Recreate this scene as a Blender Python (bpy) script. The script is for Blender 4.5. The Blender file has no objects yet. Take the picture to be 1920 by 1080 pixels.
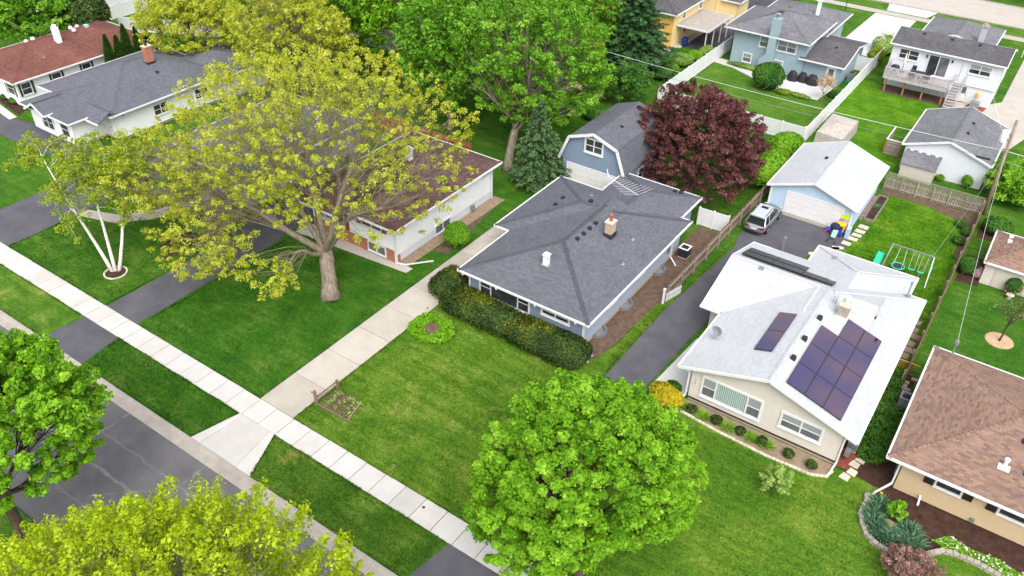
import bpy, math, random
import numpy as np
from mathutils import Vector, Matrix
S=bpy.context.scene
col=S.collection
R=math.radians
random.seed(4)
# ---------------------------------------------------------------- camera
cam=bpy.data.cameras.new('camera'); co=bpy.data.objects.new('camera',cam); col.objects.link(co)
p,r,h=R(36.54968),R(1.54615),R(-33.77002)
f0=Vector((math.sin(h),math.cos(h),0)); r0=Vector((math.cos(h),-math.sin(h),0)); u0=Vector((0,0,1))
fw=f0*math.cos(p)-u0*math.sin(p); up=u0*math.cos(p)+f0*math.sin(p)
ri=r0*math.cos(r)+up*math.sin(r); up2=up*math.cos(r)-r0*math.sin(r)
m=Matrix((ri,up2,-fw)).transposed().to_4x4(); m.translation=(0,0,37.6); co.matrix_world=m
cam.sensor_width=36; cam.lens=1548.712/1920*36; cam.clip_start=.5; cam.clip_end=2000
S.camera=co
# ---------------------------------------------------------------- light: bright overcast, soft sun from the right and behind
SUN_EL,SUN_AZ=R(54),R(140)          # azimuth measured from +Y towards +X
W=bpy.data.worlds.new('World'); S.world=W; W.use_nodes=True
nt=W.node_tree; bg=nt.nodes['Background']
sky=nt.nodes.new('ShaderNodeTexSky'); sky.sky_type='NISHITA'; sky.sun_disc=False
sky.sun_elevation=SUN_EL; sky.sun_rotation=SUN_AZ; sky.dust_density=4; sky.air_density=1.0; sky.ozone_density=1
hs=nt.nodes.new('ShaderNodeHueSaturation'); hs.inputs['Saturation'].default_value=.3
nt.links.new(sky.outputs[0],hs.inputs['Color']); nt.links.new(hs.outputs[0],bg.inputs[0]); bg.inputs[1].default_value=.15
sl=bpy.data.lights.new('sun','SUN'); sl.energy=.6; sl.angle=R(50); sl.color=(1,.96,.9)
so=bpy.data.objects.new('sun',sl); col.objects.link(so)
sd=Vector((math.sin(SUN_AZ)*math.cos(SUN_EL),math.cos(SUN_AZ)*math.cos(SUN_EL),math.sin(SUN_EL)))
so.rotation_euler=sd.to_track_quat('Z','Y').to_euler(); so.location=(60,60,120)
S.view_settings.view_transform='Standard'; S.view_settings.look='None'; S.view_settings.gamma=1
S.view_settings.exposure=1.02
# ---------------------------------------------------------------- helpers: materials
def C(r,g,b,k=1.0):
    f=lambda v:(v/255/12.92 if v/255<=.04045 else ((v/255+.055)/1.055)**2.4)*k
    return (f(r),f(g),f(b),1)
MATS={}
class NT:
    def __init__(s,name):
        s.m=bpy.data.materials.new(name); s.m.use_nodes=True; s.t=s.m.node_tree; s.n=s.t.nodes
        s.b=s.n['Principled BSDF']; s.out=s.n['Material Output']; MATS[name]=s.m
    def new(s,ty,**k):
        n=s.n.new('ShaderNode'+ty)
        for a,v in k.items(): setattr(n,a,v)
        return n
    def put(s,sock,v):
        if hasattr(v,'bl_idname') or hasattr(v,'is_linked'): s.t.links.new(v,sock)
        else: sock.default_value=v
    def math(s,op,a,b=None,c=None):
        n=s.new('Math',operation=op)
        for i,v in enumerate((a,b,c)):
            if v is not None: s.put(n.inputs[i],v)
        return n.outputs[0]
    def vm(s,op,a,b=None):
        n=s.new('VectorMath',operation=op); s.put(n.inputs[0],a)
        if b is not None: s.put(n.inputs[1],b)
        return n.outputs['Value'] if op in('DOT_PRODUCT','LENGTH') else n.outputs[0]
    def pos(s): return s.new('NewGeometry').outputs['Position']
    def noise(s,scale,detail=3,rough=.55,vec=None,dist=0):
        n=s.new('TexNoise'); n.inputs['Scale'].default_value=scale; n.inputs['Detail'].default_value=detail
        n.inputs['Roughness'].default_value=rough; n.inputs['Distortion'].default_value=dist
        s.put(n.inputs['Vector'],vec if vec is not None else s.pos()); return n.outputs['Fac']
    def ramp(s,fac,stops,interp='LINEAR'):
        n=s.new('ValToRGB'); s.put(n.inputs[0],fac); e=n.color_ramp; e.interpolation=interp
        while len(e.elements)<len(stops): e.elements.new(.5)
        for el,(p_,c_) in zip(e.elements,stops): el.position=p_; el.color=c_ if len(c_)==4 else (*c_,1)
        return n.outputs[0]
    def mix(s,f,a,b,mode='MIX'):
        n=s.new('Mix',data_type='RGBA',blend_type=mode); s.put(n.inputs[0],f); s.put(n.inputs[6],a); s.put(n.inputs[7],b); return n.outputs[2]
    def bump(s,h,dist=.02,st=.6):
        n=s.new('Bump'); n.inputs['Strength'].default_value=st; n.inputs['Distance'].default_value=dist; s.put(n.inputs['Height'],h)
        s.t.links.new(n.outputs[0],s.b.inputs['Normal']); return n
    def uv(s):
        g=s.new('NewGeometry'); n=g.outputs['True Normal']
        t=s.vm('NORMALIZE',s.vm('CROSS_PRODUCT',n,(0,0,1))); u=s.vm('DOT_PRODUCT',t,g.outputs['Position'])
        sp=s.new('SeparateXYZ'); s.put(sp.inputs[0],n); sz=s.new('SeparateXYZ'); s.put(sz.inputs[0],g.outputs['Position'])
        d=s.math('SQRT',s.math('MAXIMUM',s.math('SUBTRACT',1.0,s.math('MULTIPLY',sp.outputs[2],sp.outputs[2])),.003))
        v=s.math('DIVIDE',sz.outputs[2],d); c=s.new('CombineXYZ'); s.put(c.inputs[0],u); s.put(c.inputs[1],v); return c.outputs[0]
    def fin(s,colour,rough=.8,metal=0,spec=.3):
        s.put(s.b.inputs['Base Color'],colour); s.b.inputs['Roughness'].default_value=rough
        s.b.inputs['Metallic'].default_value=metal; s.b.inputs['Specular IOR Level'].default_value=spec; return s.m
def plain(name,c_,rough=.6,metal=0,spec=.4,var=.12,scale=2.5,bump=0):
    n=NT(name); f=n.noise(scale,4); k=1-var
    colr=n.ramp(f,[(.25,(c_[0]*k,c_[1]*k,c_[2]*k)),(.75,(min(1,c_[0]*(1+var)),min(1,c_[1]*(1+var)),min(1,c_[2]*(1+var))))])
    if bump: n.bump(n.noise(40,2),bump)
    return n.fin(colr,rough,metal,spec)
def shingle(name,cs,row=.14,wid=.3,bump=.02,stain=.15):
    n=NT(name); v=n.uv(); b=n.new('TexBrick'); n.put(b.inputs['Vector'],v); b.offset=.5
    b.inputs['Scale'].default_value=1; b.inputs['Brick Width'].default_value=wid; b.inputs['Row Height'].default_value=row
    b.inputs['Mortar Size'].default_value=.008; b.inputs['Bias'].default_value=0
    b.inputs['Color1'].default_value=(0,0,0,1); b.inputs['Color2'].default_value=(1,1,1,1); b.inputs['Mortar'].default_value=(.35,.35,.35,1)
    colr=n.ramp(b.outputs['Color'],[(i/(len(cs)-1),c_) for i,c_ in enumerate(cs)])
    big=n.noise(.35,5,.6); colr=n.mix(1.0,colr,n.ramp(big,[(.3,(1-stain,)*3),(.7,(1+stain*.5,)*3)]),'MULTIPLY')
    colr=n.mix(1.0,colr,n.ramp(n.noise(22,2,.6),[(.3,(.93,)*3),(.7,(1.06,)*3)]),'MULTIPLY')
    sv=n.new('SeparateXYZ'); n.put(sv.inputs[0],v); saw=n.math('FRACT',n.math('DIVIDE',sv.outputs[1],row))
    hgt=n.math('ADD',n.math('MULTIPLY',n.math('SUBTRACT',1.0,saw),.7),n.math('MULTIPLY',b.outputs['Fac'],-.5))
    n.bump(hgt,bump,.8); return n.fin(colr,.9,0,.15)
def grass(name,stops,scale=.5,stripe=None,dry=None,dryc=C(165,150,95),streak=0,amt=.3):
    n=NT(name); mp=n.new('Mapping'); mp.inputs['Rotation'].default_value=(0,0,-streak); mp.inputs['Scale'].default_value=(.22,1.5,1); n.put(mp.inputs[0],n.pos())
    f=n.math('ADD',n.math('MULTIPLY',n.noise(scale,6,.62,dist=.4),.55),n.math('MULTIPLY',n.noise(1.1,6,.7,mp.outputs[0],.6),.45)); colr=n.ramp(f,[(.34+.32*i/(len(stops)-1),c_) for i,c_ in enumerate(stops)])
    if stripe:
        sp=n.new('SeparateXYZ'); n.put(sp.inputs[0],n.pos()); a,w,amt=stripe
        d=n.math('ADD',n.math('MULTIPLY',sp.outputs[0],math.cos(a)/w),n.math('MULTIPLY',sp.outputs[1],math.sin(a)/w))
        d=n.math('ADD',d,n.math('MULTIPLY',n.noise(.6,2),.9))
        sn=n.math('SINE',n.math('MULTIPLY',d,6.283)); colr=n.mix(1.0,colr,n.ramp(n.math('MULTIPLY_ADD',sn,.5,.5),[(0,(1-amt,)*3),(1,(1+amt,1+amt*.8,1+amt*.5))]),'MULTIPLY')
    if dry: colr=n.mix(n.ramp(n.noise(dry[0],5,.65,dist=.5),[(dry[1],(0,0,0)),(dry[1]+.13,(.75,)*3)]),colr,dryc)
    colr=n.mix(1.0,colr,n.ramp(n.noise(3.2,6,.8),[(.3,(.62,.68,.55)),(.7,(1.36,1.3,1.35))]),'MULTIPLY')
    fine=n.noise(11,4,.85); colr=n.mix(1.0,colr,n.ramp(fine,[(.34,(.4,.46,.34)),(.66,(1.6,1.52,1.6))]),'MULTIPLY')
    n.bump(n.noise(30,4,.8),.06,1); return n.fin(colr,.95,0,.08)
def leafmat(name,dark,mid,light,trans=.35):
    n=NT(name); a=n.new('Attribute',attribute_name='tint'); colr=n.ramp(a.outputs['Fac'],[(0,dark),(.5,mid),(1,light)])
    n.fin(colr,.6,0,.2); tr=n.new('BsdfTranslucent'); n.put(tr.inputs[0],colr); mx=n.new('MixShader'); mx.inputs[0].default_value=trans
    n.t.links.new(n.b.outputs[0],mx.inputs[1]); n.t.links.new(tr.outputs[0],mx.inputs[2]); n.t.links.new(mx.outputs[0],n.out.inputs[0]); return n.m
def bark(name,c1,c2,scale=6,bands=False):
    n=NT(name); mp=n.new('Mapping'); mp.inputs['Scale'].default_value=(1,1,3.5 if bands else .22); n.put(mp.inputs[0],n.pos())
    f=n.noise(scale,5,.65,mp.outputs[0]); st=[(.36,c2),(.42,c1)] if bands else [(.3,c2),(.7,c1)]
    n.bump(f,.05,.8); return n.fin(n.ramp(f,st),.95,0,.1)
# ---------------------------------------------------------------- helpers: meshes
OFF={}
def fixname(n): return n
class MB:
    def __init__(s): s.v=[]; s.f=[]; s.mi=[]; s.cur=0
    def add(s,vs,fs):
        b=len(s.v); s.v+= [tuple(a) for a in vs]; s.f+=[tuple(b+i for i in f) for f in fs]; s.mi+=[s.cur]*len(fs); return s
    def box(s,x0,x1,y0,y1,z0,z1):
        return s.add([(x0,y0,z0),(x1,y0,z0),(x1,y1,z0),(x0,y1,z0),(x0,y0,z1),(x1,y0,z1),(x1,y1,z1),(x0,y1,z1)],
            [(0,3,2,1),(4,5,6,7),(0,1,5,4),(1,2,6,5),(2,3,7,6),(3,0,4,7)])
    def obox(s,p0,p1,w,h,upv=(0,0,1)):
        p0,p1=Vector(p0),Vector(p1); d=(p1-p0).normalized(); a=d.cross(Vector(upv))
        if a.length<1e-4: a=d.cross(Vector((0,1,0)))
        a.normalize(); b=a.cross(d); a*=w/2; b*=h/2
        return s.add([p0-a-b,p0+a-b,p0+a+b,p0-a+b,p1-a-b,p1+a-b,p1+a+b,p1-a+b],[(0,1,2,3),(4,7,6,5),(0,4,5,1),(1,5,6,2),(2,6,7,3),(3,7,4,0)])
    def poly(s,pts): return s.add(pts,[tuple(range(len(pts)))])
    def prism(s,p2,z0,z1):
        n=len(p2); a=sum(p2[i][0]*p2[(i+1)%n][1]-p2[(i+1)%n][0]*p2[i][1] for i in range(n))
        if a<0: p2=p2[::-1]
        return s.add([(x,y,z0) for x,y in p2]+[(x,y,z1) for x,y in p2],[tuple(range(n-1,-1,-1)),tuple(range(n,2*n))]+[(i,(i+1)%n,(i+1)%n+n,i+n) for i in range(n)])
    def slab(s,pts,t=.14):
        n=len(pts); lo=[(x,y,z-t) for x,y,z in pts]
        return s.add(list(pts)+lo,[tuple(range(n)),tuple(range(2*n-1,n-1,-1))]+[(i,i+n,(i+1)%n+n,(i+1)%n) for i in range(n)])
    def tube(s,pts,rs,n=6,cap=True):
        pts=[Vector(q) for q in pts]; rings=[]
        if not hasattr(rs,'__len__'): rs=[rs]*len(pts)
        for i,q in enumerate(pts):
            d=(pts[min(i+1,len(pts)-1)]-pts[max(i-1,0)]).normalized()
            a=d.cross(Vector((.31,.22,.92)))
            if a.length<.05: a=d.cross(Vector((1,0,0)))
            a.normalize(); b=d.cross(a)
            rings.append([q+(a*math.cos(k*2*math.pi/n)+b*math.sin(k*2*math.pi/n))*rs[i] for k in range(n)])
        fs=[(i*n+k,i*n+(k+1)%n,(i+1)*n+(k+1)%n,(i+1)*n+k) for i in range(len(pts)-1) for k in range(n)]
        if cap: fs+=[tuple(range(n-1,-1,-1)),tuple((len(pts)-1)*n+k for k in range(n))]
        return s.add([v for rg in rings for v in rg],fs)
    def cyl(s,x,y,z0,z1,r0,r1=None,n=12): return s.tube([(x,y,z0),(x,y,z1)],[r0,r0 if r1 is None else r1],n)
    def lathe(s,x,y,prof,n=14,sx=1,sy=1):
        b=[]; m_=len(prof)
        for rr,z in prof: b+=[(x+rr*sx*math.cos(k*2*math.pi/n),y+rr*sy*math.sin(k*2*math.pi/n),z) for k in range(n)]
        return s.add(b,[(i*n+k,i*n+(k+1)%n,(i+1)*n+(k+1)%n,(i+1)*n+k) for i in range(m_-1) for k in range(n)]+[tuple(range(n-1,-1,-1)),tuple((m_-1)*n+k for k in range(n))])
    def loose(s,name,mat,parent,**k):
        # one object for every separate piece
        par=list(range(len(s.v)))
        def find(a):
            while par[a]!=a: par[a]=par[par[a]]; a=par[a]
            return a
        for f in s.f:
            for i in f[1:]: par[find(i)]=find(f[0])
        gr={}
        for f in s.f: gr.setdefault(find(f[0]),[]).append(f)
        for fs in gr.values():
            ids=sorted({i for f in fs for i in f}); mp={a:b for b,a in enumerate(ids)}; m=MB(); m.add([s.v[i] for i in ids],[tuple(mp[i] for i in f) for f in fs]); m.build(name,mat,parent,**k)
    def build(s,name,mat,parent=None,smooth=False,bevel=0,**props):
        o=OFF.get(parent.name,(0,0,0)) if parent else (0,0,0)
        me=bpy.data.meshes.new(name); me.from_pydata([(x-o[0],y-o[1],z-o[2]) for x,y,z in s.v],[],s.f)
        for mm in (mat if isinstance(mat,(list,tuple)) else [mat]): me.materials.append(MATS[mm])
        if isinstance(mat,(list,tuple)): me.polygons.foreach_set('material_index',s.mi)
        if smooth: me.polygons.foreach_set('use_smooth',[True]*len(me.polygons))
        ob=bpy.data.objects.new(name,me); col.objects.link(ob)
        if bevel:
            bv=ob.modifiers.new('bevel','BEVEL'); bv.width=bevel; bv.segments=2; bv.limit_method='ANGLE'
        if parent: ob.parent=parent; OFF[ob.name]=o
        for k_,v_ in props.items(): ob[k_]=v_
        return ob
def thing(name,label,cat,loc,group=None):
    o=bpy.data.objects.new(name,None); col.objects.link(o); o.location=loc; o.empty_display_size=.3
    o['label']=label; o['category']=cat
    if group: o['group']=group
    OFF[o.name]=tuple(loc); return o
def solo(mb,name,mat,label,cat,group=None,**k):
    k2=dict(label=label,category=cat)
    if group: k2['group']=group
    # move origin to the base of the thing
    xs=[v[0] for v in mb.v]; ys=[v[1] for v in mb.v]; zs=[v[2] for v in mb.v]; c=((min(xs)+max(xs))/2,(min(ys)+max(ys))/2,min(zs))
    mb.v=[(x-c[0],y-c[1],z-c[2]) for x,y,z in mb.v]; o=mb.build(name,mat,**k,**k2); o.location=c; OFF[o.name]=c; return o
def struct(mb,name,mat,parent=None,**k):
    if parent is None: k['kind']='structure'
    return mb.build(name,mat,parent,**k)
# pieces sharing one mesh: place copies of a unit object
def copies(src,places,parent):
    out=[]
    for i,(loc,rz) in enumerate(places):
        o=src if i==0 else src.copy()
        if i: col.objects.link(o); o.parent=parent
        off=OFF[parent.name]; o.location=(loc[0]-off[0],loc[1]-off[1],loc[2]-off[2]); o.rotation_euler=(0,0,rz); out.append(o)
    return out
def unit(mb,name,mat,parent,**k):
    s=OFF.get(parent.name); OFF[parent.name]=(0,0,0); o=mb.build(name,mat,parent,**k); OFF[parent.name]=s; OFF[o.name]=(0,0,0); return o
# ---------------------------------------------------------------- materials
shingle('shingle_slate',[C(94,96,104),C(102,104,112),C(109,111,119)],stain=.1)
shingle('cap_slate',[C(84,86,94),C(92,94,102)])
shingle('shingle_white',[C(178,181,185),C(184,187,190),C(189,192,195)],bump=.012,stain=.06)
shingle('shingle_brown',[C(90,70,68),C(104,80,77),C(118,94,88)],stain=.25)
shingle('shingle_red',[C(108,70,64),C(120,78,70),C(130,88,78)],stain=.25)
shingle('shingle_tan',[C(120,96,87),C(136,110,97),C(154,126,106),C(132,110,106)],row=.15,wid=.33,stain=.12)
shingle('shingle_gray',[C(108,108,113),C(120,120,125),C(130,130,134)],stain=.2)
shingle('shingle_dark',[C(84,83,87),C(94,93,96),C(104,103,105)],stain=.25)
plain('white_trim',(.74,.74,.75),.5,var=.04); plain('white_wall',(.82,.82,.82),.6,var=.05); plain('pale_wall',(.66,.68,.72),.6,var=.05)
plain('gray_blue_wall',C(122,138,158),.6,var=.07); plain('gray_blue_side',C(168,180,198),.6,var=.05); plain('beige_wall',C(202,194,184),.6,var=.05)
plain('sky_blue_wall',C(176,196,214),.6,var=.04); plain('tan_wall',C(188,166,132),.6,var=.06); plain('blue_gray_wall',C(148,168,178),.6,var=.06)
plain('gold_wall',C(232,180,96),.6,var=.06); plain('cream_wall',C(240,214,158),.6,var=.05); plain('gray_siding',C(172,176,186),.6,var=.05)
plain('foundation',C(176,164,150),.9,var=.15,scale=5,bump=.01); plain('dark_trim',C(45,42,45),.5); plain('black_vent',C(52,52,60),.7,spec=.15)
plain('steel',C(190,195,200),.35,.8); plain('white_metal',(.8,.82,.84),.35,var=.04); plain('gray_metal',C(150,155,160),.45,.5); plain('dark_metal',C(60,62,66),.5,.4)
plain('shutter_black',C(42,34,34),.6); plain('shutter_red',C(150,62,48),.6); plain('door_white',(.74,.73,.72),.5,var=.04); plain('yellow_plastic',C(245,180,20),.4)
plain('lime_plastic',C(190,215,30),.4); plain('blue_plastic',C(50,90,190),.4); plain('navy_fabric',C(38,44,70),.8); plain('teal_plastic',C(40,190,150),.4)
plain('mint_fabric',C(150,205,190),.7); plain('pink_plastic',C(215,60,110),.4); plain('purple_plastic',C(150,130,200),.5); plain('bin_blue',C(30,50,120),.5)
plain('green_metal',C(40,120,70),.5); plain('black_cover',C(40,40,46),.6); plain('red_flag',C(220,50,40),.5); plain('yellow_lamp',C(240,180,30),.5)
plain('deck_gray',C(176,168,172),.7,var=.1); plain('deck_post',C(172,132,88),.8,var=.15); plain('terracotta',C(170,95,65),.8); plain('ball_pink',C(230,190,180),.6)
plain('silver_paint',C(150,158,162),.3,.6,.5,var=.03); plain('roof_silver',C(205,210,214),.25,.35,.5,var=.02); plain('tyre',C(34,34,36),.8); plain('tail_red',C(150,20,25),.25)
plain('canvas',C(176,168,160),.9,var=.2,scale=3); plain('umbrella_cloth',C(225,212,205),.9); plain('plate_white',(.7,.7,.72),.4)
n=NT('glass_dark'); n.fin(n.ramp(n.noise(1.1,2),[(.3,C(38,42,46)),(.7,C(70,74,76))]),.08,0,.6)
n=NT('glass_mid'); n.fin(n.ramp(n.noise(1.3,2),[(.3,C(84,87,92)),(.7,C(116,119,124))]),.12,0,.5)
n=NT('car_glass'); n.fin(C(18,20,24),.08,0,.3)
n=NT('curtain'); w=n.new('TexWave',bands_direction='X'); w.inputs['Scale'].default_value=2.6; w.inputs['Distortion'].default_value=1.5; n.put(w.inputs[0],n.pos())
n.bump(w.outputs[1],.05,1); n.fin(n.ramp(w.outputs[1],[(0,C(150,172,168)),(1,C(196,212,206))]),.35,0,.5)
n=NT('blind'); w=n.new('TexWave',bands_direction='Z'); w.inputs['Scale'].default_value=14; n.put(w.inputs[0],n.pos()); n.fin(n.ramp(w.outputs[1],[(0,C(132,135,136)),(1,C(164,167,166))]),.2,0,.5)
n=NT('solar_cell'); v=n.uv(); b=n.new('TexBrick'); n.put(b.inputs[0],v); b.offset=0; b.inputs['Scale'].default_value=1; b.inputs['Brick Width'].default_value=.16; b.inputs['Row Height'].default_value=.16; b.inputs['Mortar Size'].default_value=.004
b.inputs['Color1'].default_value=C(58,57,92); b.inputs['Color2'].default_value=C(66,60,94); b.inputs['Mortar'].default_value=C(70,64,110)
n.fin(n.mix(n.ramp(n.noise(.32,1),[(.35,(0,0,0)),(.65,(.9,.9,.9))]),b.outputs[0],C(92,72,84)),.3,0,.55)
n=NT('solar_black'); n.fin(C(44,44,48),.3,0,.5)
n=NT('brick_red'); v=n.uv(); b=n.new('TexBrick'); n.put(b.inputs[0],v); b.inputs['Scale'].default_value=1; b.inputs['Brick Width'].default_value=.21; b.inputs['Row Height'].default_value=.075; b.inputs['Mortar Size'].default_value=.009
b.inputs['Color1'].default_value=C(160,76,50); b.inputs['Color2'].default_value=C(186,104,72); b.inputs['Mortar'].default_value=C(190,170,150); n.bump(b.outputs['Fac'],-.01); n.fin(b.outputs[0],.9,0,.2)
n=NT('brick_tan'); v=n.uv(); b=n.new('TexBrick'); n.put(b.inputs[0],v); b.inputs['Scale'].default_value=1; b.inputs['Brick Width'].default_value=.4; b.inputs['Row Height'].default_value=.1; b.inputs['Mortar Size'].default_value=.012
b.inputs['Color1'].default_value=C(186,166,142); b.inputs['Color2'].default_value=C(204,182,156); b.inputs['Mortar'].default_value=C(180,150,120); n.bump(b.outputs['Fac'],-.015); n.fin(b.outputs[0],.9,0,.2)
def asphalt(name,c1,c2,crack=None,patch=.5):
    n=NT(name); f=n.noise(patch,6,.6,dist=.3); colr=n.ramp(f,[(.3,c1),(.7,c2)])
    colr=n.mix(1.0,colr,n.ramp(n.noise(45,3,.7),[(.3,(.8,)*3),(.7,(1.2,)*3)]),'MULTIPLY')
    if crack:
        v=n.new('TexVoronoi',feature='DISTANCE_TO_EDGE'); v.inputs['Scale'].default_value=crack[0]; n.put(v.inputs[0],n.vm('ADD',n.pos(),n.vm('SCALE',n.new('TexNoise').outputs[1])))
        e=n.ramp(v.outputs[0],[(0,(1,1,1)),(crack[1],(0,0,0))]); e2=n.mix(1.0,e,n.ramp(n.noise(.9,3),[(.48,(0,0,0)),(.66,(1,1,1))]),'MULTIPLY')
        colr=n.mix(e2,colr,crack[2])
    if crack:
        sp=n.new('SeparateXYZ'); n.put(sp.inputs[0],n.pos()); wv=n.math('MULTIPLY',n.math('SUBTRACT',n.noise(.7,5,.6),.5),.7)
        for yy,wd,am in ((13.5,.16,.7),(15.3,.1,.5),(11.3,.08,.4)):
            d=n.math('ABSOLUTE',n.math('SUBTRACT',n.math('ADD',sp.outputs[1],wv),yy)); mk=n.ramp(n.math('DIVIDE',d,wd),[(.3,(am,)*3),(1,(0,0,0))]); colr=n.mix(n.mix(1.0,mk,n.ramp(n.noise(1.6,5,.7),[(.35,(.1,)*3),(.6,(1,)*3)]),'MULTIPLY'),colr,crack[2])
        d=n.math('ABSOLUTE',n.math('SUBTRACT',n.math('FRACT',n.math('DIVIDE',n.math('ADD',sp.outputs[0],wv),7.3)),.5)); colr=n.mix(n.mix(1.0,n.ramp(d,[(.004,(.6,)*3),(.012,(0,0,0))]),n.ramp(n.noise(1.1,4),[(.4,(.1,)*3),(.6,(1,)*3)]),'MULTIPLY'),colr,crack[2])
    n.bump(n.noise(60,3,.7),.012,.6); return n.fin(colr,.88,0,.25)
asphalt('asphalt_drive',C(78,77,84),C(97,96,102)); asphalt('asphalt_dark',C(60,60,68),C(80,80,90)); asphalt('asphalt_far',C(70,70,80),C(86,86,94))
asphalt('asphalt_road',C(94,92,95),C(114,112,114),(.12,.006,C(144,142,142)),.5)
def concrete(name,c1,c2,scale=.8,stain=None):
    n=NT(name); colr=n.ramp(n.noise(scale,6,.62,dist=.3),[(.3,c1),(.72,c2)])
    oi=n.new('ObjectInfo'); colr=n.mix(1.0,colr,n.ramp(oi.outputs['Random'],[(0,(.88,.87,.85)),(.3,(.97,.965,.955)),(1,(1.03,1.03,1.035))]),'MULTIPLY')
    if stain: colr=n.mix(n.ramp(n.noise(.33,5,.6),[(.55,(0,0,0)),(.75,(.6,)*3)]),colr,stain)
    colr=n.mix(1.0,colr,n.ramp(n.noise(30,3,.7),[(.3,(.93,)*3),(.7,(1.05,)*3)]),'MULTIPLY'); n.bump(n.noise(50,2),.006,.5); return n.fin(colr,.85,0,.25)
concrete('concrete_pale',C(192,188,185),C(205,202,199),stain=C(186,177,166)); concrete('concrete_tan',C(178,171,161),C(194,187,177),stain=C(168,158,144)); concrete('concrete_kerb',C(160,152,144),C(182,174,166),1.5,C(160,148,136))
concrete('concrete_white',C(196,196,196),C(206,206,206)); concrete('concrete_far',C(176,168,160),C(190,183,175)); concrete('stone_pale',C(190,180,160),C(226,216,198),2); concrete('stone_gray',C(150,140,130),C(186,174,160),2.5)
concrete('gravel_white',C(178,170,166),C(222,216,212),9); concrete('flagstone',C(140,118,110),C(176,150,140),2)
grass('lawn_base',[C(48,92,26),C(68,110,32),C(98,130,50)],.5); grass('lawn_deep',[C(44,90,24),C(62,108,30),C(94,126,50)],.4,streak=.5)
grass('lawn_dry',[C(62,104,26),C(92,128,38),C(132,152,68)],.4,(R(90),1.1,.05),(.5,.6),C(160,152,96)); grass('lawn_park',[C(52,94,26),C(80,118,36),C(118,142,60)],.5,None,(.5,.61))
grass('lawn_bright',[C(56,104,18),C(80,126,24),C(112,146,42)],.5,(R(20),1.6,.05),streak=1.2); grass('lawn_right',[C(54,98,24),C(88,126,36),C(128,150,58)],.2,None,(.8,.64)); grass('lawn_far',[C(58,100,28),C(80,118,38),C(106,134,56)],.4)
def soil(name,c1,c2): 
    n=NT(name); n.bump(n.noise(18,4,.8),.05,1); return n.fin(n.mix(1.0,n.ramp(n.noise(2.2,5,.7),[(.3,c1),(.7,c2)]),n.ramp(n.noise(30,3,.8),[(.3,(.6,)*3),(.7,(1.35,)*3)]),'MULTIPLY'),.95,0,.1)
soil('soil',C(88,72,62),C(124,104,88)); soil('mulch_dark',C(56,40,36),C(92,68,58)); soil('mulch_red',C(120,60,48),C(160,96,76)); soil('mulch_tan',C(186,150,118),C(218,186,152)); soil('gravel_tan',C(140,120,100),C(172,152,130))
def wood(name,c1,c2):
    n=NT(name); mp=n.new('Mapping'); mp.inputs['Scale'].default_value=(6,6,.6); n.put(mp.inputs[0],n.pos()); oi=n.new('ObjectInfo')
    colr=n.mix(1.0,n.ramp(n.noise(3,4,.6,mp.outputs[0]),[(.3,c1),(.7,c2)]),n.ramp(oi.outputs['Random'],[(0,(.78,)*3),(1,(1.2,)*3)]),'MULTIPLY'); return n.fin(colr,.9,0,.15)
wood('wood_weathered',C(116,96,82),C(152,130,114)); wood('wood_gray',C(134,122,112),C(172,160,148)); wood('wood_brown',C(134,100,70),C(170,134,98)); wood('wood_red',C(140,86,56),C(176,116,78)); wood('wood_pole',C(126,108,92),C(164,146,128)); wood('lattice_gold',C(180,140,70),C(206,168,96))
leafmat('leaf_green',C(72,124,14),C(128,184,34),C(176,222,70),.42); leafmat('leaf_green2',C(68,120,20),C(114,172,40),C(164,210,78),.4); leafmat('leaf_yellow',C(148,160,34),C(198,206,60),C(228,230,106),.48)
leafmat('leaf_lime',C(134,160,12),C(182,204,28),C(212,226,66),.45); leafmat('leaf_birch',C(112,134,30),C(162,182,50),C(200,210,80),.45); leafmat('leaf_red',C(66,38,40),C(102,60,58),C(150,102,96),.25)
leafmat('needle_green',C(24,56,34),C(46,84,46),C(82,120,66),.1); leafmat('needle_spruce',C(28,58,36),C(60,96,58),C(108,136,84),.1); leafmat('leaf_arbor',C(28,58,20),C(50,88,26),C(82,116,36),.1)
leafmat('leaf_yew',C(32,52,24),C(64,88,36),C(104,124,52),.15); leafmat('leaf_yewtip',C(80,94,30),C(118,128,40),C(158,160,56),.2); leafmat('leaf_shrub',C(40,84,28),C(72,120,40),C(116,162,60),.25); leafmat('leaf_gold',C(150,140,20),C(206,190,36),C(232,218,70),.3)
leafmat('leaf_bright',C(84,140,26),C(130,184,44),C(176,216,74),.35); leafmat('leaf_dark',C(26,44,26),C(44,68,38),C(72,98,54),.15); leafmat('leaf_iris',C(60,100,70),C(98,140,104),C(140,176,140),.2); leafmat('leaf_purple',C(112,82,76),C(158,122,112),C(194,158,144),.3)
leafmat('leaf_pale',C(110,146,60),C(158,190,92),C(196,216,128),.35); leafmat('flower_white',C(200,205,170),C(226,228,206),C(242,242,232),.2); leafmat('flower_pink',C(190,140,150),C(214,170,176),C(230,200,200),.2); leafmat('leaf_dry',C(160,130,84),C(194,164,112),C(214,190,146),.2)
bark('bark_gray',C(166,152,136),C(104,92,82)); bark('bark_dark',C(104,88,74),C(62,52,44)); bark('bark_birch',C(228,222,214),C(70,64,60),5,True); bark('bark_twig',C(158,146,128),C(112,100,86))
# ---------------------------------------------------------------- ground, road, pavements
struct(MB().box(-400,300,-200,17.5,-.6,-.3),'ground','lawn_base')
struct(MB().box(-400,300,18.05,500,-.6,0),'lawn','lawn_base')
struct(MB().box(-300,200,-10,9.1,-.3,-.02),'lawn_verge','lawn_park')
struct(MB().box(-300,200,9.1,17.62,-.3,-.14),'road','asphalt_road')
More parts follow.
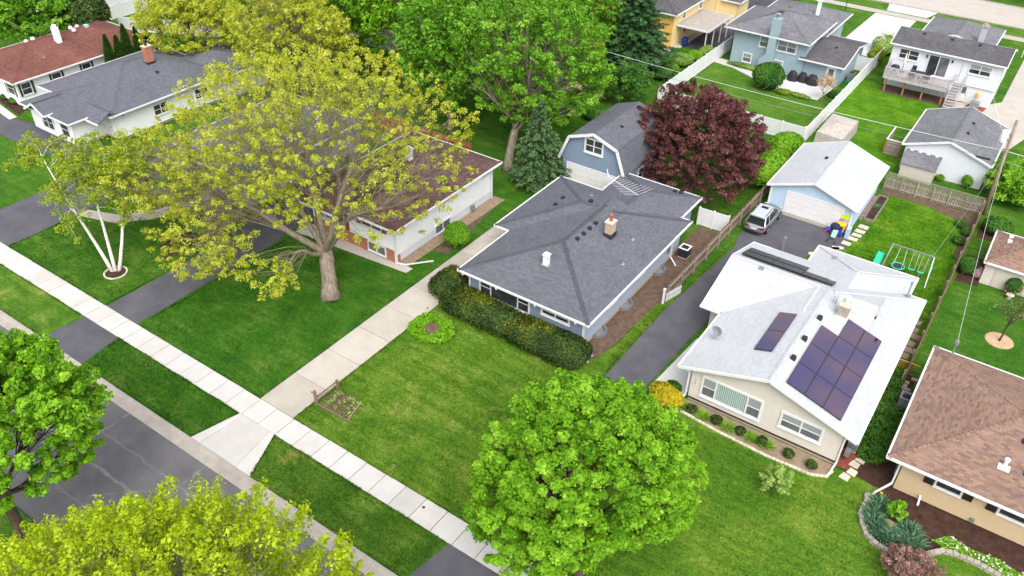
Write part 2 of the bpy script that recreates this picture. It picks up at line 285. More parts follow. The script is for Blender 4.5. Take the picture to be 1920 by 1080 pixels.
# kerb with gutter pan, cut into cast lengths
kb=struct(MB().box(-300,-75,17.55,18.05,-.3,.02),'kerb','concrete_kerb'); OFF[kb.name]=(0,0,0)
prof=[(17.20,-.3),(17.20,-.128),(17.68,-.12),(17.76,.0),(17.82,.03),(18.05,.03),(18.05,-.3)]
mb=MB(); L=3.04; k=len(prof); mb.add([(0.008,y,z) for y,z in prof]+[(L-.008,y,z) for y,z in prof],[tuple(range(k-1,-1,-1)),tuple(range(k,2*k))]+[(i,(i+1)%k,(i+1)%k+k,i+k) for i in range(k)])
copies(unit(mb,'kerb_stone','concrete_kerb',kb),[((-75+L*i,0,0),0) for i in range(34)],kb)
sw=struct(MB().box(-200,60,21.22,22.70,-.1,.012),'sidewalk','soil'); OFF[sw.name]=(0,0,0)
mb=MB().box(0.02,1.5,21.16,22.76,.0,.05); copies(unit(mb,'slab','concrete_pale',sw,bevel=.006),[((-86+1.52*i,random.uniform(-.01,.01),random.uniform(-.006,.006)),0) for i in range(62)],sw)
# lots
def sheet(name,pts,z,mat,th=.02): return struct(MB().prism(pts,z-th,z),name,mat)
def wob(pts,step=.55,amp=.045):
    out=[]
    for i,(x,y) in enumerate(pts):
        x2,y2=pts[(i+1)%len(pts)]; L_=math.hypot(x2-x,y2-y); k_=max(1,int(L_/step))
        for j in range(k_):
            t=j/k_; out.append((x+(x2-x)*t+random.uniform(-amp,amp),y+(y2-y)*t+random.uniform(-amp,amp)))
    return out
sheet('lawn_of_brick_house',wob([(-47.0,22.8),(-34.45,22.8),(-34.45,57),(-47.0,40)]),.016,'lawn_deep')
sheet('lawn_of_slate_house',wob([(-31.38,22.8),(-17.75,22.8),(-17.75,47),(-18.4,47),(-18.4,41),(-19.2,38.4),(-31.38,38)]),.016,'lawn_dry')
sheet('lawn_of_panel_house',wob([(-14.75,22.8),(60,22.8),(60,38.8),(-12,38.8),(-14.75,37)]),.016,'lawn_right')
sheet('lawn_of_birch',wob([(-63.8,22.8),(-51.0,22.8),(-51.0,36),(-58.5,36),(-61,30.6),(-63.8,30)]),.016,'lawn_base')
sheet('lawn_behind_panel_house',wob([(-9.2,57),(-1.0,49.5),(-1.0,70),(-1.5,72.5),(-3,74),(-5,74.6),(-8.2,74.6),(-8.2,66),(-9.8,62)]),.016,'lawn_bright')
sheet('lawn_of_tan_house',wob([(-.7,50.5),(12,50.5),(12,64),(.9,64),(-.4,66),(-.6,74)]),.016,'lawn_deep')
sheet('lawn_of_deck_house',wob([(-18.2,80),(-9.4,80),(-9.4,98.5),(-18.2,101)]),.016,'lawn_bright')
sheet('lawn_of_blue_house',wob([(-34.5,80.5),(-18.7,80.5),(-18.7,91),(-25.5,91.2),(-29,95.5),(-34.5,97)]),.016,'lawn_far')
for a,b in ((-63.8,-51.3),(-46.4,-35.4),(-29.9,-18.4)): sheet('verge',wob([(a,18.1),(b,18.1),(b+(-1.2 if b>-30 and b<-17 else .35),21.12),(a-(1.3 if a>-31 else .4),21.12)]),.016,'lawn_park' if b!=-35.4 else 'lawn_deep')
sheet('verge',wob([(-13.5,18.1),(60,18.1),(60,21.12),(-14.2,21.12)]),.016,'lawn_park'); sheet('verge',wob([(-86,18.1),(-70.2,18.1),(-70,21.12),(-86,21.12)]),.016,'lawn_park')
# drives
sheet('driveway',wob([(-51.25,18.06),(-46.4,18.06),(-47.0,21.15),(-50.85,21.15)],.5,.02),.03,'asphalt_drive'); sheet('driveway',wob([(-50.75,22.78),(-47.2,22.78),(-47.2,34),(-47.6,38),(-47.8,53),(-52.3,53),(-52.3,38.0),(-50.6,34.6)],.6,.03),.03,'asphalt_drive')
sheet('driveway',wob([(-70,18.06),(-63.9,18.06),(-63.9,21.15),(-70,21.15)],.6,.02),.03,'asphalt_drive'); sheet('driveway',wob([(-69.8,22.78),(-63.9,22.78),(-63.9,41),(-69.8,46)],.6,.03),.03,'asphalt_drive')
sheet('driveway',wob([(-18.3,18.06),(-13.6,18.06),(-14.2,21.15),(-17.75,21.15)],.5,.02),.03,'asphalt_drive')
sheet('driveway',wob([(-17.6,22.78),(-14.75,22.78),(-14.8,38),(-14.55,44),(-14.3,49),(-14.3,56),(-12,58.6),(-10.6,61.2),(-8.95,62.9),(-9.4,65.3),(-17.0,65.45),(-17.0,60),(-16.6,57.5),(-17.5,47)],.6,.03),.03,'asphalt_drive')
sheet('driveway',[(-89,33.3),(-82,33),(-72.9,33.8),(-72.9,36.4),(-82,36.6),(-89,35.2)],.03,'asphalt_drive')
cd=struct(MB().box(-34.32,-31.48,22.8,58.4,-.1,.012),'concrete_driveway','soil'); OFF[cd.name]=(0,0,0)
copies(unit(MB().box(-34.4,-31.42,.012,3.0,.0,.05),'slab','concrete_tan',cd,bevel=.012),[((0,22.78+3.02*i,random.uniform(-.006,.006)),0) for i in range(12)],cd)
ap=struct(MB().prism([(-35.1,18.07),(-30.05,18.07),(-31.35,21.1),(-34.4,21.1)],-.1,.02),'driveway_apron','soil'); OFF[ap.name]=(0,0,0)
for q in ([(-35.22,18.06),(-34.45,18.06),(-34.1,21.14),(-34.42,21.14)],[(-34.43,18.06),(-31.2,18.06),(-31.75,21.14),(-34.08,21.14)],[(-31.18,18.06),(-29.98,18.06),(-31.33,21.14),(-31.73,21.14)]): struct(MB().prism(q,0,.05),'slab','concrete_pale',ap)
sheet('soil_patch',[(-15.8,98.6),(-8.8,98.6),(-8.8,101.3),(-15.8,101.3)],.024,'soil')
sheet('side_path',[(-14.62,38.4),(-12.35,38.9),(-12.35,45),(-14.15,45)],.035,'concrete_white')
sheet('curved_path',[(-64,29.8),(-61,30.9),(-59.3,33.2),(-58.4,36.3),(-58.6,39),(-57.2,39),(-57,36),(-58.2,32.2),(-60.2,29.9),(-64,28.7)],.03,'concrete_tan')
sheet('front_path',[(-98,37.9),(-86,36.2),(-86,35.4),(-98,36.9)],.04,'concrete_white')
sheet('planting_bed',wob([(-92.5,38.4),(-87.3,38.4),(-86.3,36.6),(-93,37.5)]),.026,'mulch_dark')
sheet('soil_strip',wob([(-20.2,38.2),(-19.0,38.6),(-18.55,41),(-18.3,47),(-18.0,47.4),(-17.95,59),(-20.3,59),(-20.2,50)]),.028,'soil')
sheet('gravel_strip',[(-47.2,37.9),(-35.95,38.85),(-35.9,39.6),(-47.2,39.6)],.04,'gravel_white'); sheet('gravel_strip',[(-37.4,39.6),(-36.4,39.6),(-36.2,52.6),(-37.4,52.6)],.04,'gravel_tan')
sheet('soil_patch',wob([(-36.2,42.5),(-35.0,42.8),(-35.4,45.5),(-36.3,52),(-36.3,46)]),.024,'soil')
sheet('driveway',[(-41.2,97.2),(-35.2,98.6),(-35.6,128),(-40.9,128)],.03,'asphalt_dark'); sheet('house_path',[(-42.9,93.5),(-41.2,93.0),(-40.1,97),(-40.0,108),(-41.2,108),(-41.3,97.5)],.045,'concrete_tan')
sheet('patio',[(-25.6,91.3),(-20.7,91.6),(-20.2,96.9),(-25.9,96.9)],.04,'concrete_white'); sheet('garden_path',[(-36,95.4),(-32.2,94.9),(-29.6,93.6),(-28,92.6),(-25.6,92.2),(-25.6,93.4),(-28,93.9),(-30,95.3),(-32.5,96.6),(-36,97)],.038,'concrete_white')
sheet('driveway',[(-24.4,110),(-18.7,108.5),(-18.3,127.2),(-23.9,127.2)],.03,'concrete_white'); sheet('driveway',[(-22.9,129.5),(-17.4,129.5),(-16.6,133),(-23.4,133)],.03,'concrete_white')
sheet('driveway',[(-8.8,98.3),(-6.2,98.6),(-4.4,97.2),(-3.8,91.3),(-1.0,91.3),(0.2,96),(0.6,127.2),(-3.6,127.2),(-3.6,104),(-5.4,101.3),(-8.8,101)],.03,'concrete_far')
sheet('back_sidewalk',[(-120,127.6),(60,127.2),(60,128.9),(-120,129.3)],.04,'concrete_far'); sheet('back_verge',[(-120,129.4),(-23.5,129.4),(-24,132.8),(-120,132.8)],.02,'lawn_far'); sheet('back_verge',[(-17,129.3),(60,129),(60,132.5),(-16.4,132.8)],.02,'lawn_far')
sheet('back_road',[(-160,133.2),(80,132.8),(80,143),(-160,143.4)],.025,'concrete_far'); struct(MB().box(-160,80,132.9,133.15,-.1,.12),'back_kerb','concrete_kerb'); struct(MB().box(-160,80,143.2,143.4,-.1,.12),'back_kerb','concrete_kerb')
sheet('ground_cover_soil',wob([(-2.4,39),(.9,38.6),(.9,40),(-.3,44),(-.3,50),(-2.4,50)]),.024,'mulch_dark')
sheet('planting_bed',wob([(-.1,37.5),(-.2,36.1),(.5,34.9),(1.5,34.5),(2.8,34.75),(4.2,36.2),(5.9,36.4),(7.2,36.2),(14,35),(14,39.3),(.4,39.3),(.2,38.4)],.6,.02),.03,'mulch_dark')
sheet('planting_bed',wob([(-12.3,38.9),(-12.0,37.75),(-9.5,37.5),(-6,37.3),(-3.4,37.5),(-2.7,37.9),(-2.5,38.9)],.5,.03),.03,'gravel_tan')
sheet('mulch_bed',wob([(-54.3,30.0),(-52.4,28.6),(-52.1,30.2),(-52.6,32.8),(-54.4,34),(-54.9,32)],.4,.1),.026,'mulch_dark')
sheet('soil_strip',wob([(-9.2,74.4),(-5,74.5),(-2.6,73.6),(-1.6,72),(-1.5,68),(-.9,66),(-.9,75.6),(-9.2,75.6)]),.024,'soil')
sheet('planting_bed',wob([(-.6,63.6),(1.0,63.9),(1.0,66.5),(.9,68.2),(-.6,68.2)]),.028,'mulch_dark'); sheet('planting_bed',wob([(-.5,71.6),(1.6,71.6),(1.9,75),(-.4,75.4)]),.028,'mulch_dark')
# ---------------------------------------------------------------- house kit
def lap(mb,p0,p1,z0,z1,step=.19,dep=.04,z1b=None):
    d=Vector((p1[0]-p0[0],p1[1]-p0[1],0)); nrm=Vector((d.y,-d.x,0)).normalized()*dep; k=max(1,round((z1-z0)/step)); st=(z1-z0)/k
    a=Vector((p0[0],p0[1],0)); b=Vector((p1[0],p1[1],0))
    for i in range(k):
        za,zb=Vector((0,0,z0+i*st)),Vector((0,0,z0+(i+1)*st))
        mb.add([a+nrm+za,b+nrm+za,b+zb,a+zb,a+za,b+za],[(0,1,2,3),(4,5,1,0)])
def walls(mb,poly,z0,z1,step=.15):
    n_=len(poly)
    for i in range(n_):
        if step: lap(mb,poly[i],poly[(i+1)%n_],z0,z1,step)
        else: (x,y),(u,v)=poly[i],poly[(i+1)%n_]; mb.poly([(x,y,z0),(u,v,z0),(u,v,z1),(x,y,z1)])
    return mb
def gable(mb,p0,p1,z0,prof,step=.19,dep=.04):
    # prof: list of (t,z) along the rake from p0 to p1; courses clipped under it
    a=Vector((p0[0],p0[1],0)); d=Vector((p1[0]-p0[0],p1[1]-p0[1],0)); nrm=Vector((d.y,-d.x,0)).normalized()*dep
    zt=max(z for _,z in prof); k=max(1,int((zt-z0)/step))
    def span(z):
        ts=[]
        for (t0,a0),(t1,a1) in zip(prof,prof[1:]):
            if (a0-z)*(a1-z)<=0 and a0!=a1: ts.append(t0+(z-a0)/(a1-a0)*(t1-t0))
        return (min(ts),max(ts)) if len(ts)>1 else None
    z=z0+1e-4
    while z<zt-.02:
        z2=min(z+step,zt-1e-3); s0,s1=span(z),span(z2)
        if s0 and s1: mb.add([a+d*s0[0]+nrm+Vector((0,0,z)),a+d*s0[1]+nrm+Vector((0,0,z)),a+d*s1[1]+Vector((0,0,z2)),a+d*s1[0]+Vector((0,0,z2))],[(0,1,2,3)])
        z=z2
    return mb
def rect(x0,x1,y0,y1): return [(x0,y0),(x1,y0),(x1,y1),(x0,y1)]
class Roof:
    def __init__(s): s.m=MB(); s.lines=[]; s.eaves=[]; s.rakes=[]
    def block(s,x0,x1,y0,y1,ze,pitch,axis='y',e0='h',e1='h',dz=0,gut='lrfb'):
        sw=axis=='x'
        if sw: x0,x1,y0,y1=y0,y1,x0,x1
        hf=(x1-x0)/2; xm=(x0+x1)/2; zr=ze+hf*pitch+dz; ze=ze+dz
        ya=y0+hf if e0=='h' else y0; yb=y1-hf if e1=='h' else y1
        T=(lambda q:(q[1],q[0],q[2])) if sw else (lambda q:q)
        A,B,Cc,D=(x0,y0,ze),(x1,y0,ze),(x1,y1,ze),(x0,y1,ze); E_,F=(xm,ya,zr),(xm,yb,zr)
        polys=[[B,Cc,F,E_],[D,A,E_,F]]
        if e0=='h': polys.append([A,B,E_])
        if e1=='h': polys.append([Cc,D,F])
        for q in polys:
            q=[T(v) for v in q]; s.m.slab(q[::-1] if sw else q)
        ne,nr=len(s.eaves),len(s.rakes); ln=[(E_,F)]
        if e0=='h': ln+=[(A,E_),(B,E_)]; s.eaves.append((T(A),T(B)))
        else: s.rakes+=[(T(A),T(E_)),(T(B),T(E_))]
        if e1=='h': ln+=[(Cc,F),(D,F)]; s.eaves.append((T(Cc),T(D)))
        else: s.rakes+=[(T(Cc),T(F)),(T(D),T(F))]
        s.eaves+=[(T(B),T(Cc)),(T(D),T(A))]; s.lines+=[(T(a),T(b)) for a,b in ln]
        if sw: s.eaves[ne:]=[(b,a) for a,b in s.eaves[ne:]]
        return zr
    def build(s,root,mat,capmat=None,caps=None,trim='white_trim',eaves=None,capw=.17):
        ro=s.m.build('roof',mat,root)
        for a,b in (caps if caps is not None else s.lines):
            a,b=Vector(a),Vector(b); d=b-a; L_=d.length
            if L_<.3: continue
            cm=MB(); k_=max(1,int(L_/.28)); d.normalize(); sd=d.cross(Vector((0,0,1))).normalized(); st=L_/k_
            for i in range(k_):
                p0=a+d*(i*st); p1=a+d*((i+1)*st+.03); dz=.27*capw/.17*.2; sl=Vector((0,0,-dz)); u1=Vector((0,0,.05)); u2=Vector((0,0,.02))
                cm.add([p0-sd*capw+sl+u1,p0+u1,p0+sd*capw+sl+u1,p1-sd*capw+sl+u2,p1+u2,p1+sd*capw+sl+u2,p0-sd*capw+sl-u1,p0-u2,p0+sd*capw+sl-u1],[(0,1,4,3),(1,2,5,4),(0,6,7,1),(1,7,8,2)])
            cm.build('ridge_cap',capmat or mat,ro)
        g=MB()
        for a,b in (eaves if eaves is not None else s.eaves):
            a,b=Vector(a),Vector(b); d=(b-a).normalized(); o=Vector((d.y,-d.x,0))*.05
            e=d*.06; g.obox(a+o-e+Vector((0,0,-.07)),b+o+e+Vector((0,0,-.07)),.12,.14)
        g.loose('gutter',trim,root)
        if s.rakes:
            g=MB()
            for a,b in s.rakes:
                a,b=Vector(a),Vector(b); g.obox(a+Vector((0,0,-.08)),b+Vector((0,0,-.08)),.07,.2)
            g.loose('rake_board',trim,root)
        return ro
def face_axes(face):
    return {'-y':(Vector((1,0,0)),Vector((0,-1,0))),'+x':(Vector((0,1,0)),Vector((1,0,0))),'-x':(Vector((0,-1,0)),Vector((-1,0,0))),'+y':(Vector((-1,0,0)),Vector((0,1,0)))}[face]
def fbox(mb,o,u,nv,u0,u1,n0,n1,z0,z1):
    q=[o+u*a+nv*b+Vector((0,0,c)) for c in (z0,z1) for a,b in ((u0,n0),(u1,n0),(u1,n1),(u0,n1))]
    return mb.add(q,[(0,1,2,3),(7,6,5,4),(0,4,5,1),(1,5,6,2),(2,6,7,3),(3,7,4,0)])
def window(root,face,x,y,z,w,hh,cols=(1,),sash=True,pane='glass_dark',trim='white_trim',t=.1,low=None,name='window'):
    """x,y = the lower left corner seen from outside; cols = relative widths of the lights"""
    u,nv=face_axes(face); o=Vector((x,y,z)); mb=MB(); F=lambda *a: fbox(mb,o,u,nv,*a)
    F(-t,w+t,0,.1,-t,0); F(-t,w+t,0,.1,hh,hh+t); F(-t,0,0,.098,0,hh); F(w,w+t,0,.098,0,hh); F(-t-.03,w+t+.03,.0,.14,-t-.05,-t)
    tot=sum(cols); a=0; spans=[]
    for i,c_ in enumerate(cols):
        b=a+w*c_/tot; spans.append((a,b))
        if i<len(cols)-1: F(b-.045,b+.045,0,.096,0,hh)
        a=b
    sas=sash if hasattr(sash,'__len__') else [sash]*len(cols)
    for (a,b),s_ in zip(spans,sas):
        if s_: F(a,b,0,.08,hh*.5-.025,hh*.5+.03)
    wo=mb.build(name,trim,root)
    pn=pane if isinstance(pane,(list,tuple)) else [pane]*len(cols)
    for (a,b),s_,pm in zip(spans,sas,pn):
        m_=MB()
        if s_ and low: fbox(m_,o,u,nv,a+.02,b-.02,0,.055,.02,hh*.5); m_.build('pane',low,wo); m_=MB(); fbox(m_,o,u,nv,a+.02,b-.02,0,.055,hh*.5,hh-.02); m_.build('pane',pm,wo)
        else: fbox(m_,o,u,nv,a+.02,b-.02,0,.055,.02,hh-.02); m_.build('pane',pm,wo)
    return wo
def door(root,face,x,y,z,w,hh,mat='door_white',rows=0,glass=None,name='door',trim='white_trim'):
    u,nv=face_axes(face); o=Vector((x,y,z)); mb=MB(); F=lambda *a: fbox(mb,o,u,nv,*a)
    F(-.1,0,0,.09,0,hh+.1); F(w,w+.1,0,.09,0,hh+.1); F(0,w,0,.09,hh,hh+.1); fr=mb.build('door_frame',trim,root)
    if rows:
        for i in range(rows):
            m_=MB(); fbox(m_,o,u,nv,.01,w-.01,0,.055,i*hh/rows+.008,(i+1)*hh/rows-.008)
            for j in range(4): fbox(m_,o,u,nv,w*(j+.12)/4,w*(j+.88)/4,.055,.065,i*hh/rows+.1,(i+1)*hh/rows-.1)
            m_.build('door_panel',mat,fr)
    else:
        m_=MB(); fbox(m_,o,u,nv,.01,w-.01,0,.055,.01,hh-.01); dd=m_.build(name,mat,root)
        m_=MB(); fbox(m_,o,u,nv,w*.82,w*.9,.055,.11,hh*.46,hh*.49); m_.build('handle','dark_metal',dd)
        if glass: m_=MB(); fbox(m_,o,u,nv,w*.2,w*.8,.055,.065,hh*.52,hh*.92); m_.build('pane',glass,dd)
def pipe(root,pts,name='downspout',mat='white_trim',rr=.05): 
    mb=MB()
    for a,b in zip(pts,pts[1:]): mb.obox(a,b,rr*2,rr*1.7)
    return mb.build(name,mat,root)
def vent(ro,x,y,z,mat='black_vent',w=.3,d=.3,hh=.16,name='roof_vent'):
    MB().add([(x-w/2,y-d/2,z-.08),(x+w/2,y-d/2,z-.08),(x+w/2,y+d/2,z-.08),(x-w/2,y+d/2,z-.08),(x-w*.4,y-d*.4,z+hh),(x+w*.4,y-d*.4,z+hh),(x+w*.4,y+d*.4,z+hh),(x-w*.4,y+d*.4,z+hh)],[(4,5,6,7),(0,1,5,4),(1,2,6,5),(2,3,7,6),(3,0,4,7)]).build(name,mat,ro)
def stack(ro,x,y,z,hh=.4,rr=.06,mat='steel'):
    MB().box(x-.16,x+.16,y-.16,y+.16,z-.05,z+.02).cyl(x,y,z,z+hh,rr).cyl(x,y,z+hh*.82,z+hh,rr*1.35).build('vent_pipe',mat,ro)
def chimney(ro,x,y,z0,z1,w,d,mat,cap='stone_pale',flue=True,fl='terracotta'):
    o=MB().box(x-w/2,x+w/2,y-d/2,y+d/2,z0,z1).build('chimney',mat,ro)
    o2=o if False else None
    mb=MB().box(x-w/2-.06,x+w/2+.06,y-d/2-.06,y+d/2+.06,z1,z1+.1)
    mb.build('chimney_cap',cap,ro)
    if flue: MB().cyl(x,y,z1+.1,z1+.42,.13,.11).cyl(x,y,z1+.42,z1+.62,.15,.16).build('flue',fl,ro)
def ac(label,x,y,hh=.8,w=.75,mat='gray_metal'):
    t=thing('air_conditioner',label,'air conditioner',(x,y,0)); MB().box(x-w/2,x+w/2,y-w/2,y+w/2,.03,.1).build('pad','concrete_kerb',t)
    mb=MB().box(x-w/2+.03,x+w/2-.03,y-w/2+.03,y+w/2-.03,.1,hh-.08)
    for i in range(9):
        zz=.16+i*(hh-.3)/8; mb.box(x-w/2,x+w/2,y-w/2,y+w/2,zz,zz+.025)
    mb.build('casing','dark_metal' if mat=='dark_metal' else 'gray_metal',t)
    MB().box(x-w/2-.01,x+w/2+.01,y-w/2-.01,y-w/2+.09,hh-.08,hh).box(x-w/2-.01,x+w/2+.01,y+w/2-.09,y+w/2+.01,hh-.08,hh).box(x-w/2-.01,x-w/2+.09,y-w/2+.09,y+w/2-.09,hh-.08,hh).box(x+w/2-.09,x+w/2+.01,y-w/2+.09,y+w/2-.09,hh-.08,hh).build('top_rim','white_metal' if mat!='gray_metal' else 'gray_metal',t)
    mb=MB().cyl(x,y,hh-.1,hh-.06,w*.36,n=20)
    for a in range(8): mb.obox((x,y,hh-.02),(x+math.cos(a*.785)*w*.4,y+math.sin(a*.785)*w*.4,hh-.02),.02,.02)
    mb.build('fan_grille','dark_metal',t); return t
# ---------------------------------------------------------------- slate-roofed grey house (centre)
h1=thing('house','grey blue bungalow with slate grey hip roof, two chimneys and a long hedge in front','house',(-25,46,0))
e=2.7; P_=.32
rf=Roof(); rf.block(-30.63,-19.66,38.72,52,e,P_,'y','h','g',gut=''); z1=rf.block(-32.02,-19.66,45.25,55.1,e,P_,'x','h','h',dz=-.012); rf.block(-27.92,-20.6,50.5,59.1,e,P_,'y','g','h',dz=-.02)
rf.rakes=[]
f=lambda x,y:(x,y,e)
zr1=e+5.485*P_; zr2=e+4.925*P_
caps=[((-25.145,44.2,zr1),(-25.145,50.6,zr1)),((-30.63,38.72,e),(-25.145,44.2,zr1)),((-19.66,38.72,e),(-25.145,44.2,zr1)),((-32.02,45.25,e),(-27.1,50.17,zr2)),((-32.02,55.1,e),(-27.1,50.17,zr2)),((-27.1,50.17,zr2),(-24.6,50.17,zr2)),((-19.66,55.1,e),(-24.4,50.4,zr2)),((-24.26,55.44,e+3.66*P_),(-24.26,51.5,e+3.66*P_)),((-27.92,59.1,e),(-24.26,55.44,e+3.66*P_)),((-20.6,59.1,e),(-24.26,55.44,e+3.66*P_))]
ev=[(f(-30.63,38.72),f(-19.66,38.72)),(f(-19.66,38.72),f(-19.66,55.1)),(f(-19.66,55.1),f(-20.6,55.1)),(f(-20.6,55.1),f(-20.6,59.1)),(f(-20.6,59.1),f(-27.92,59.1)),(f(-27.92,59.1),f(-27.92,55.1)),(f(-27.92,55.1),f(-32.02,55.1)),(f(-32.02,55.1),f(-32.02,45.25)),(f(-32.02,45.25),f(-30.63,45.25)),(f(-30.63,45.25),f(-30.63,38.72))]
ro=rf.build(h1,'shingle_slate','cap_slate',caps=caps,eaves=ev)
w=MB(); lap(w,(-30.05,39.3),(-20.24,39.3),.35,e-.05)
for a,b in (((-30.05,45.8),(-30.05,39.3)),((-31.4,45.8),(-30.05,45.8)),((-31.4,54.6),(-31.4,45.8)),((-27.4,54.6),(-31.4,54.6)),((-27.4,58.6),(-27.4,54.6)),((-21.1,58.6),(-27.4,58.6)),((-21.1,54.6),(-21.1,58.6)),((-20.24,54.6),(-21.1,54.6))): lap(w,a,b,.35,e-.05)
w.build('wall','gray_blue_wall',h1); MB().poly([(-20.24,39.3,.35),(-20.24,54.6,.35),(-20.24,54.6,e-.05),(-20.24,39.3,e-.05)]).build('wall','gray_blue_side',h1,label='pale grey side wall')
MB().prism([(-30.0,39.35),(-20.22,39.35),(-20.22,54.6),(-21.1,54.6),(-21.1,58.55),(-27.4,58.55),(-27.4,54.6),(-31.35,54.6),(-31.35,45.8),(-30.0,45.8)],-.1,.36).build('foundation','foundation',h1)
MB().box(-20.34,-20.2,39.24,39.36,.36,e-.06).box(-30.1,-29.98,39.24,39.36,.36,e-.06).loose('corner_board','white_trim',h1)
window(h1,'-y',-29.0,39.3,1.0,4.2,1.35,(1,2.6,1),[True,False,True],t=.14); window(h1,'-y',-23.6,39.3,1.62,2.1,.62,(1,1),[True,True],t=.14)
window(h1,'+x',-20.24,42.6,1.6,1.2,.55,(1,1),False); window(h1,'+x',-20.24,47.0,1.6,1.2,.55,(1,1),False)
pipe(h1,[(-19.75,52.9,2.55),(-20.15,52.95,2.2),(-20.15,52.95,.25),(-19.7,52.6,.12),(-19.3,52.2,.1)])
MB().box(-20.24,-20.08,52.3,52.6,.9,1.35).cyl(-20.13,52.45,1.35,2.5,.03).build('electric_meter','gray_metal',h1)
for x in (-30.2,-27.2,-23.9,-20.6): MB().box(x-.06,x+.06,38.6,38.72,2.42,2.6).build('eave_lamp','white_trim',h1)
zf=lambda x:e+(-19.66-x)*P_
chimney(ro,-23.2,47.75,3.6,5.0,.56,.7,'brick_tan'); MB().box(-23.55,-22.85,47.3,48.2,3.5,4.1).build('flashing','black_vent',ro)
MB().box(-25.26,-24.88,41.64,42.02,3.5,4.5).box(-25.31,-24.83,41.59,42.07,4.5,4.58).box(-25.24,-24.9,41.66,42.0,4.58,4.66).build('chimney','white_metal',ro,label='small white metal flue box')
MB().box(-25.4,-24.74,41.5,42.16,3.64,3.72).build('flashing','gray_metal',ro)
for x,y in ((-24.55,45.2),(-24.55,46.1),(-24.55,47.0),(-24.55,47.9)): vent(ro,x,y,zf(x)+.02)
for x,y in ((-29,49.3),(-29.1,50.6),): vent(ro,x,y,e+(x+32.02)*P_)
for x,y in ((-26.6,50.7),(-25.2,50.8),): vent(ro,x,y,zr2-.1)
for x,y in ((-22.6,58.0),(-22.1,58.1)): vent(ro,x,y,e+.38)
stack(ro,-21.8,48.9,zf(-21.8)); stack(ro,-21.0,45.9,zf(-21.0)); stack(ro,-27.6,52.6,e+.8,.3)
# tv aerial on a mast
t=thing('tv_antenna','white television aerial with many rods on a mast above slate roof','antenna',(-23.75,49.9,4.2)); MB().cyl(-23.75,49.9,4.1,7.1,.02).build('mast','steel',t)
mb=MB().obox((-25.1,50.4,7.0),(-22.0,49.3,7.0),.03,.03)
for i in range(12):
    q=i/11; bx=-25.1+3.1*q; by=50.4-1.1*q; L_=.4+.75*q
    for s in (-1,1): mb.obox((bx,by,7.03),(bx+s*L_*.55,by+s*L_*.9,7.03+.25*q),.012,.012)
mb.obox((-25.1,50.4,7.0),(-25.6,51.0,7.25),.04,.04).build('boom','white_metal',t)
ac('dark air conditioner with white rim on soil behind wooden fence',-19.4,54.0,.95,.8,'dark_metal')
for i,y in enumerate((41.4,45.3,50.8)):
    mb=MB(); n_=12
    for k in range(n_):
        a0,a1=-math.pi/2+math.pi*k/n_,-math.pi/2+math.pi*(k+1)/n_; P0=lambda a,q:(-20.2+math.cos(a)*q*.62,y+math.sin(a)*q*.72)
        for z0,z1,q0,q1 in ((0,.3,1,1),(.3,.3,1,.86),(.3,.02,.86,.8)):
            x0,y0=P0(a0,q0);x1,y1=P0(a1,q0);x2,y2=P0(a1,q1);x3,y3=P0(a0,q1); mb.poly([(x0,y0,z0),(x1,y1,z0),(x2,y2,z1),(x3,y3,z1)])
        x0,y0=P0(a0,.82);x1,y1=P0(a1,.82); mb.poly([(-20.2,y,.2),(x0,y0,.06),(x1,y1,.06)])
    solo(mb,'window_well','gray_metal',['grey half round window well beside the end of the hedge','grey half round window well midway along the pale side wall','grey half round window well near the downspout and air conditioner'][i],'window well')
# ---------------------------------------------------------------- gambrel garage
g=thing('garage','grey blue gambrel garage with white door and loft window behind slate roof house','garage',(-31,62.5,0))
X0,X1,Y0,Y1=-33.95,-27.75,58.55,66.5; prof=[(-34.2,2.65),(-33.25,5.0),(-30.85,5.85),(-28.45,5.0),(-27.5,2.65)]
rm=MB()
for (xa,za),(xb,zb) in zip(prof,prof[1:]): rm.slab([(xb,58.2,zb),(xb,66.8,zb),(xa,66.8,za),(xa,58.2,za)],.1)
ro=rm.build('roof','shingle_slate',g); vent(ro,-29.9,61.6,5.45)
mb=MB()
for (xa,za),(xb,zb) in zip(prof,prof[1:]): mb.obox((xa,58.17,za-.08),(xb,58.17,zb-.08),.08,.26)
mb.build('rake_board','white_trim',g)
w=MB(); lap(w,(X0,Y0),(X1,Y0),.1,2.6); gable(w,(-34.1,Y0),(-27.6,Y0),2.6,[(0,2.6),(.0,2.7),(.146,4.9),(.5,5.75),(.854,4.9),(1,2.7),(1,2.6)])
for a,b in (((X1,Y0),(X1,Y1)),((X1,Y1),(X0,Y1)),((X0,Y1),(X0,Y0))): lap(w,a,b,.1,3.0)
w.build('wall','gray_blue_wall',g); door(g,'-y',-33.4,Y0,.05,5.0,2.15,rows=4)
window(g,'-y',-31.65,Y0,3.95,1.6,1.15,(1,1),t=.16); window(g,'+x',X1,61.5,1.0,.8,1.0,t=.1)
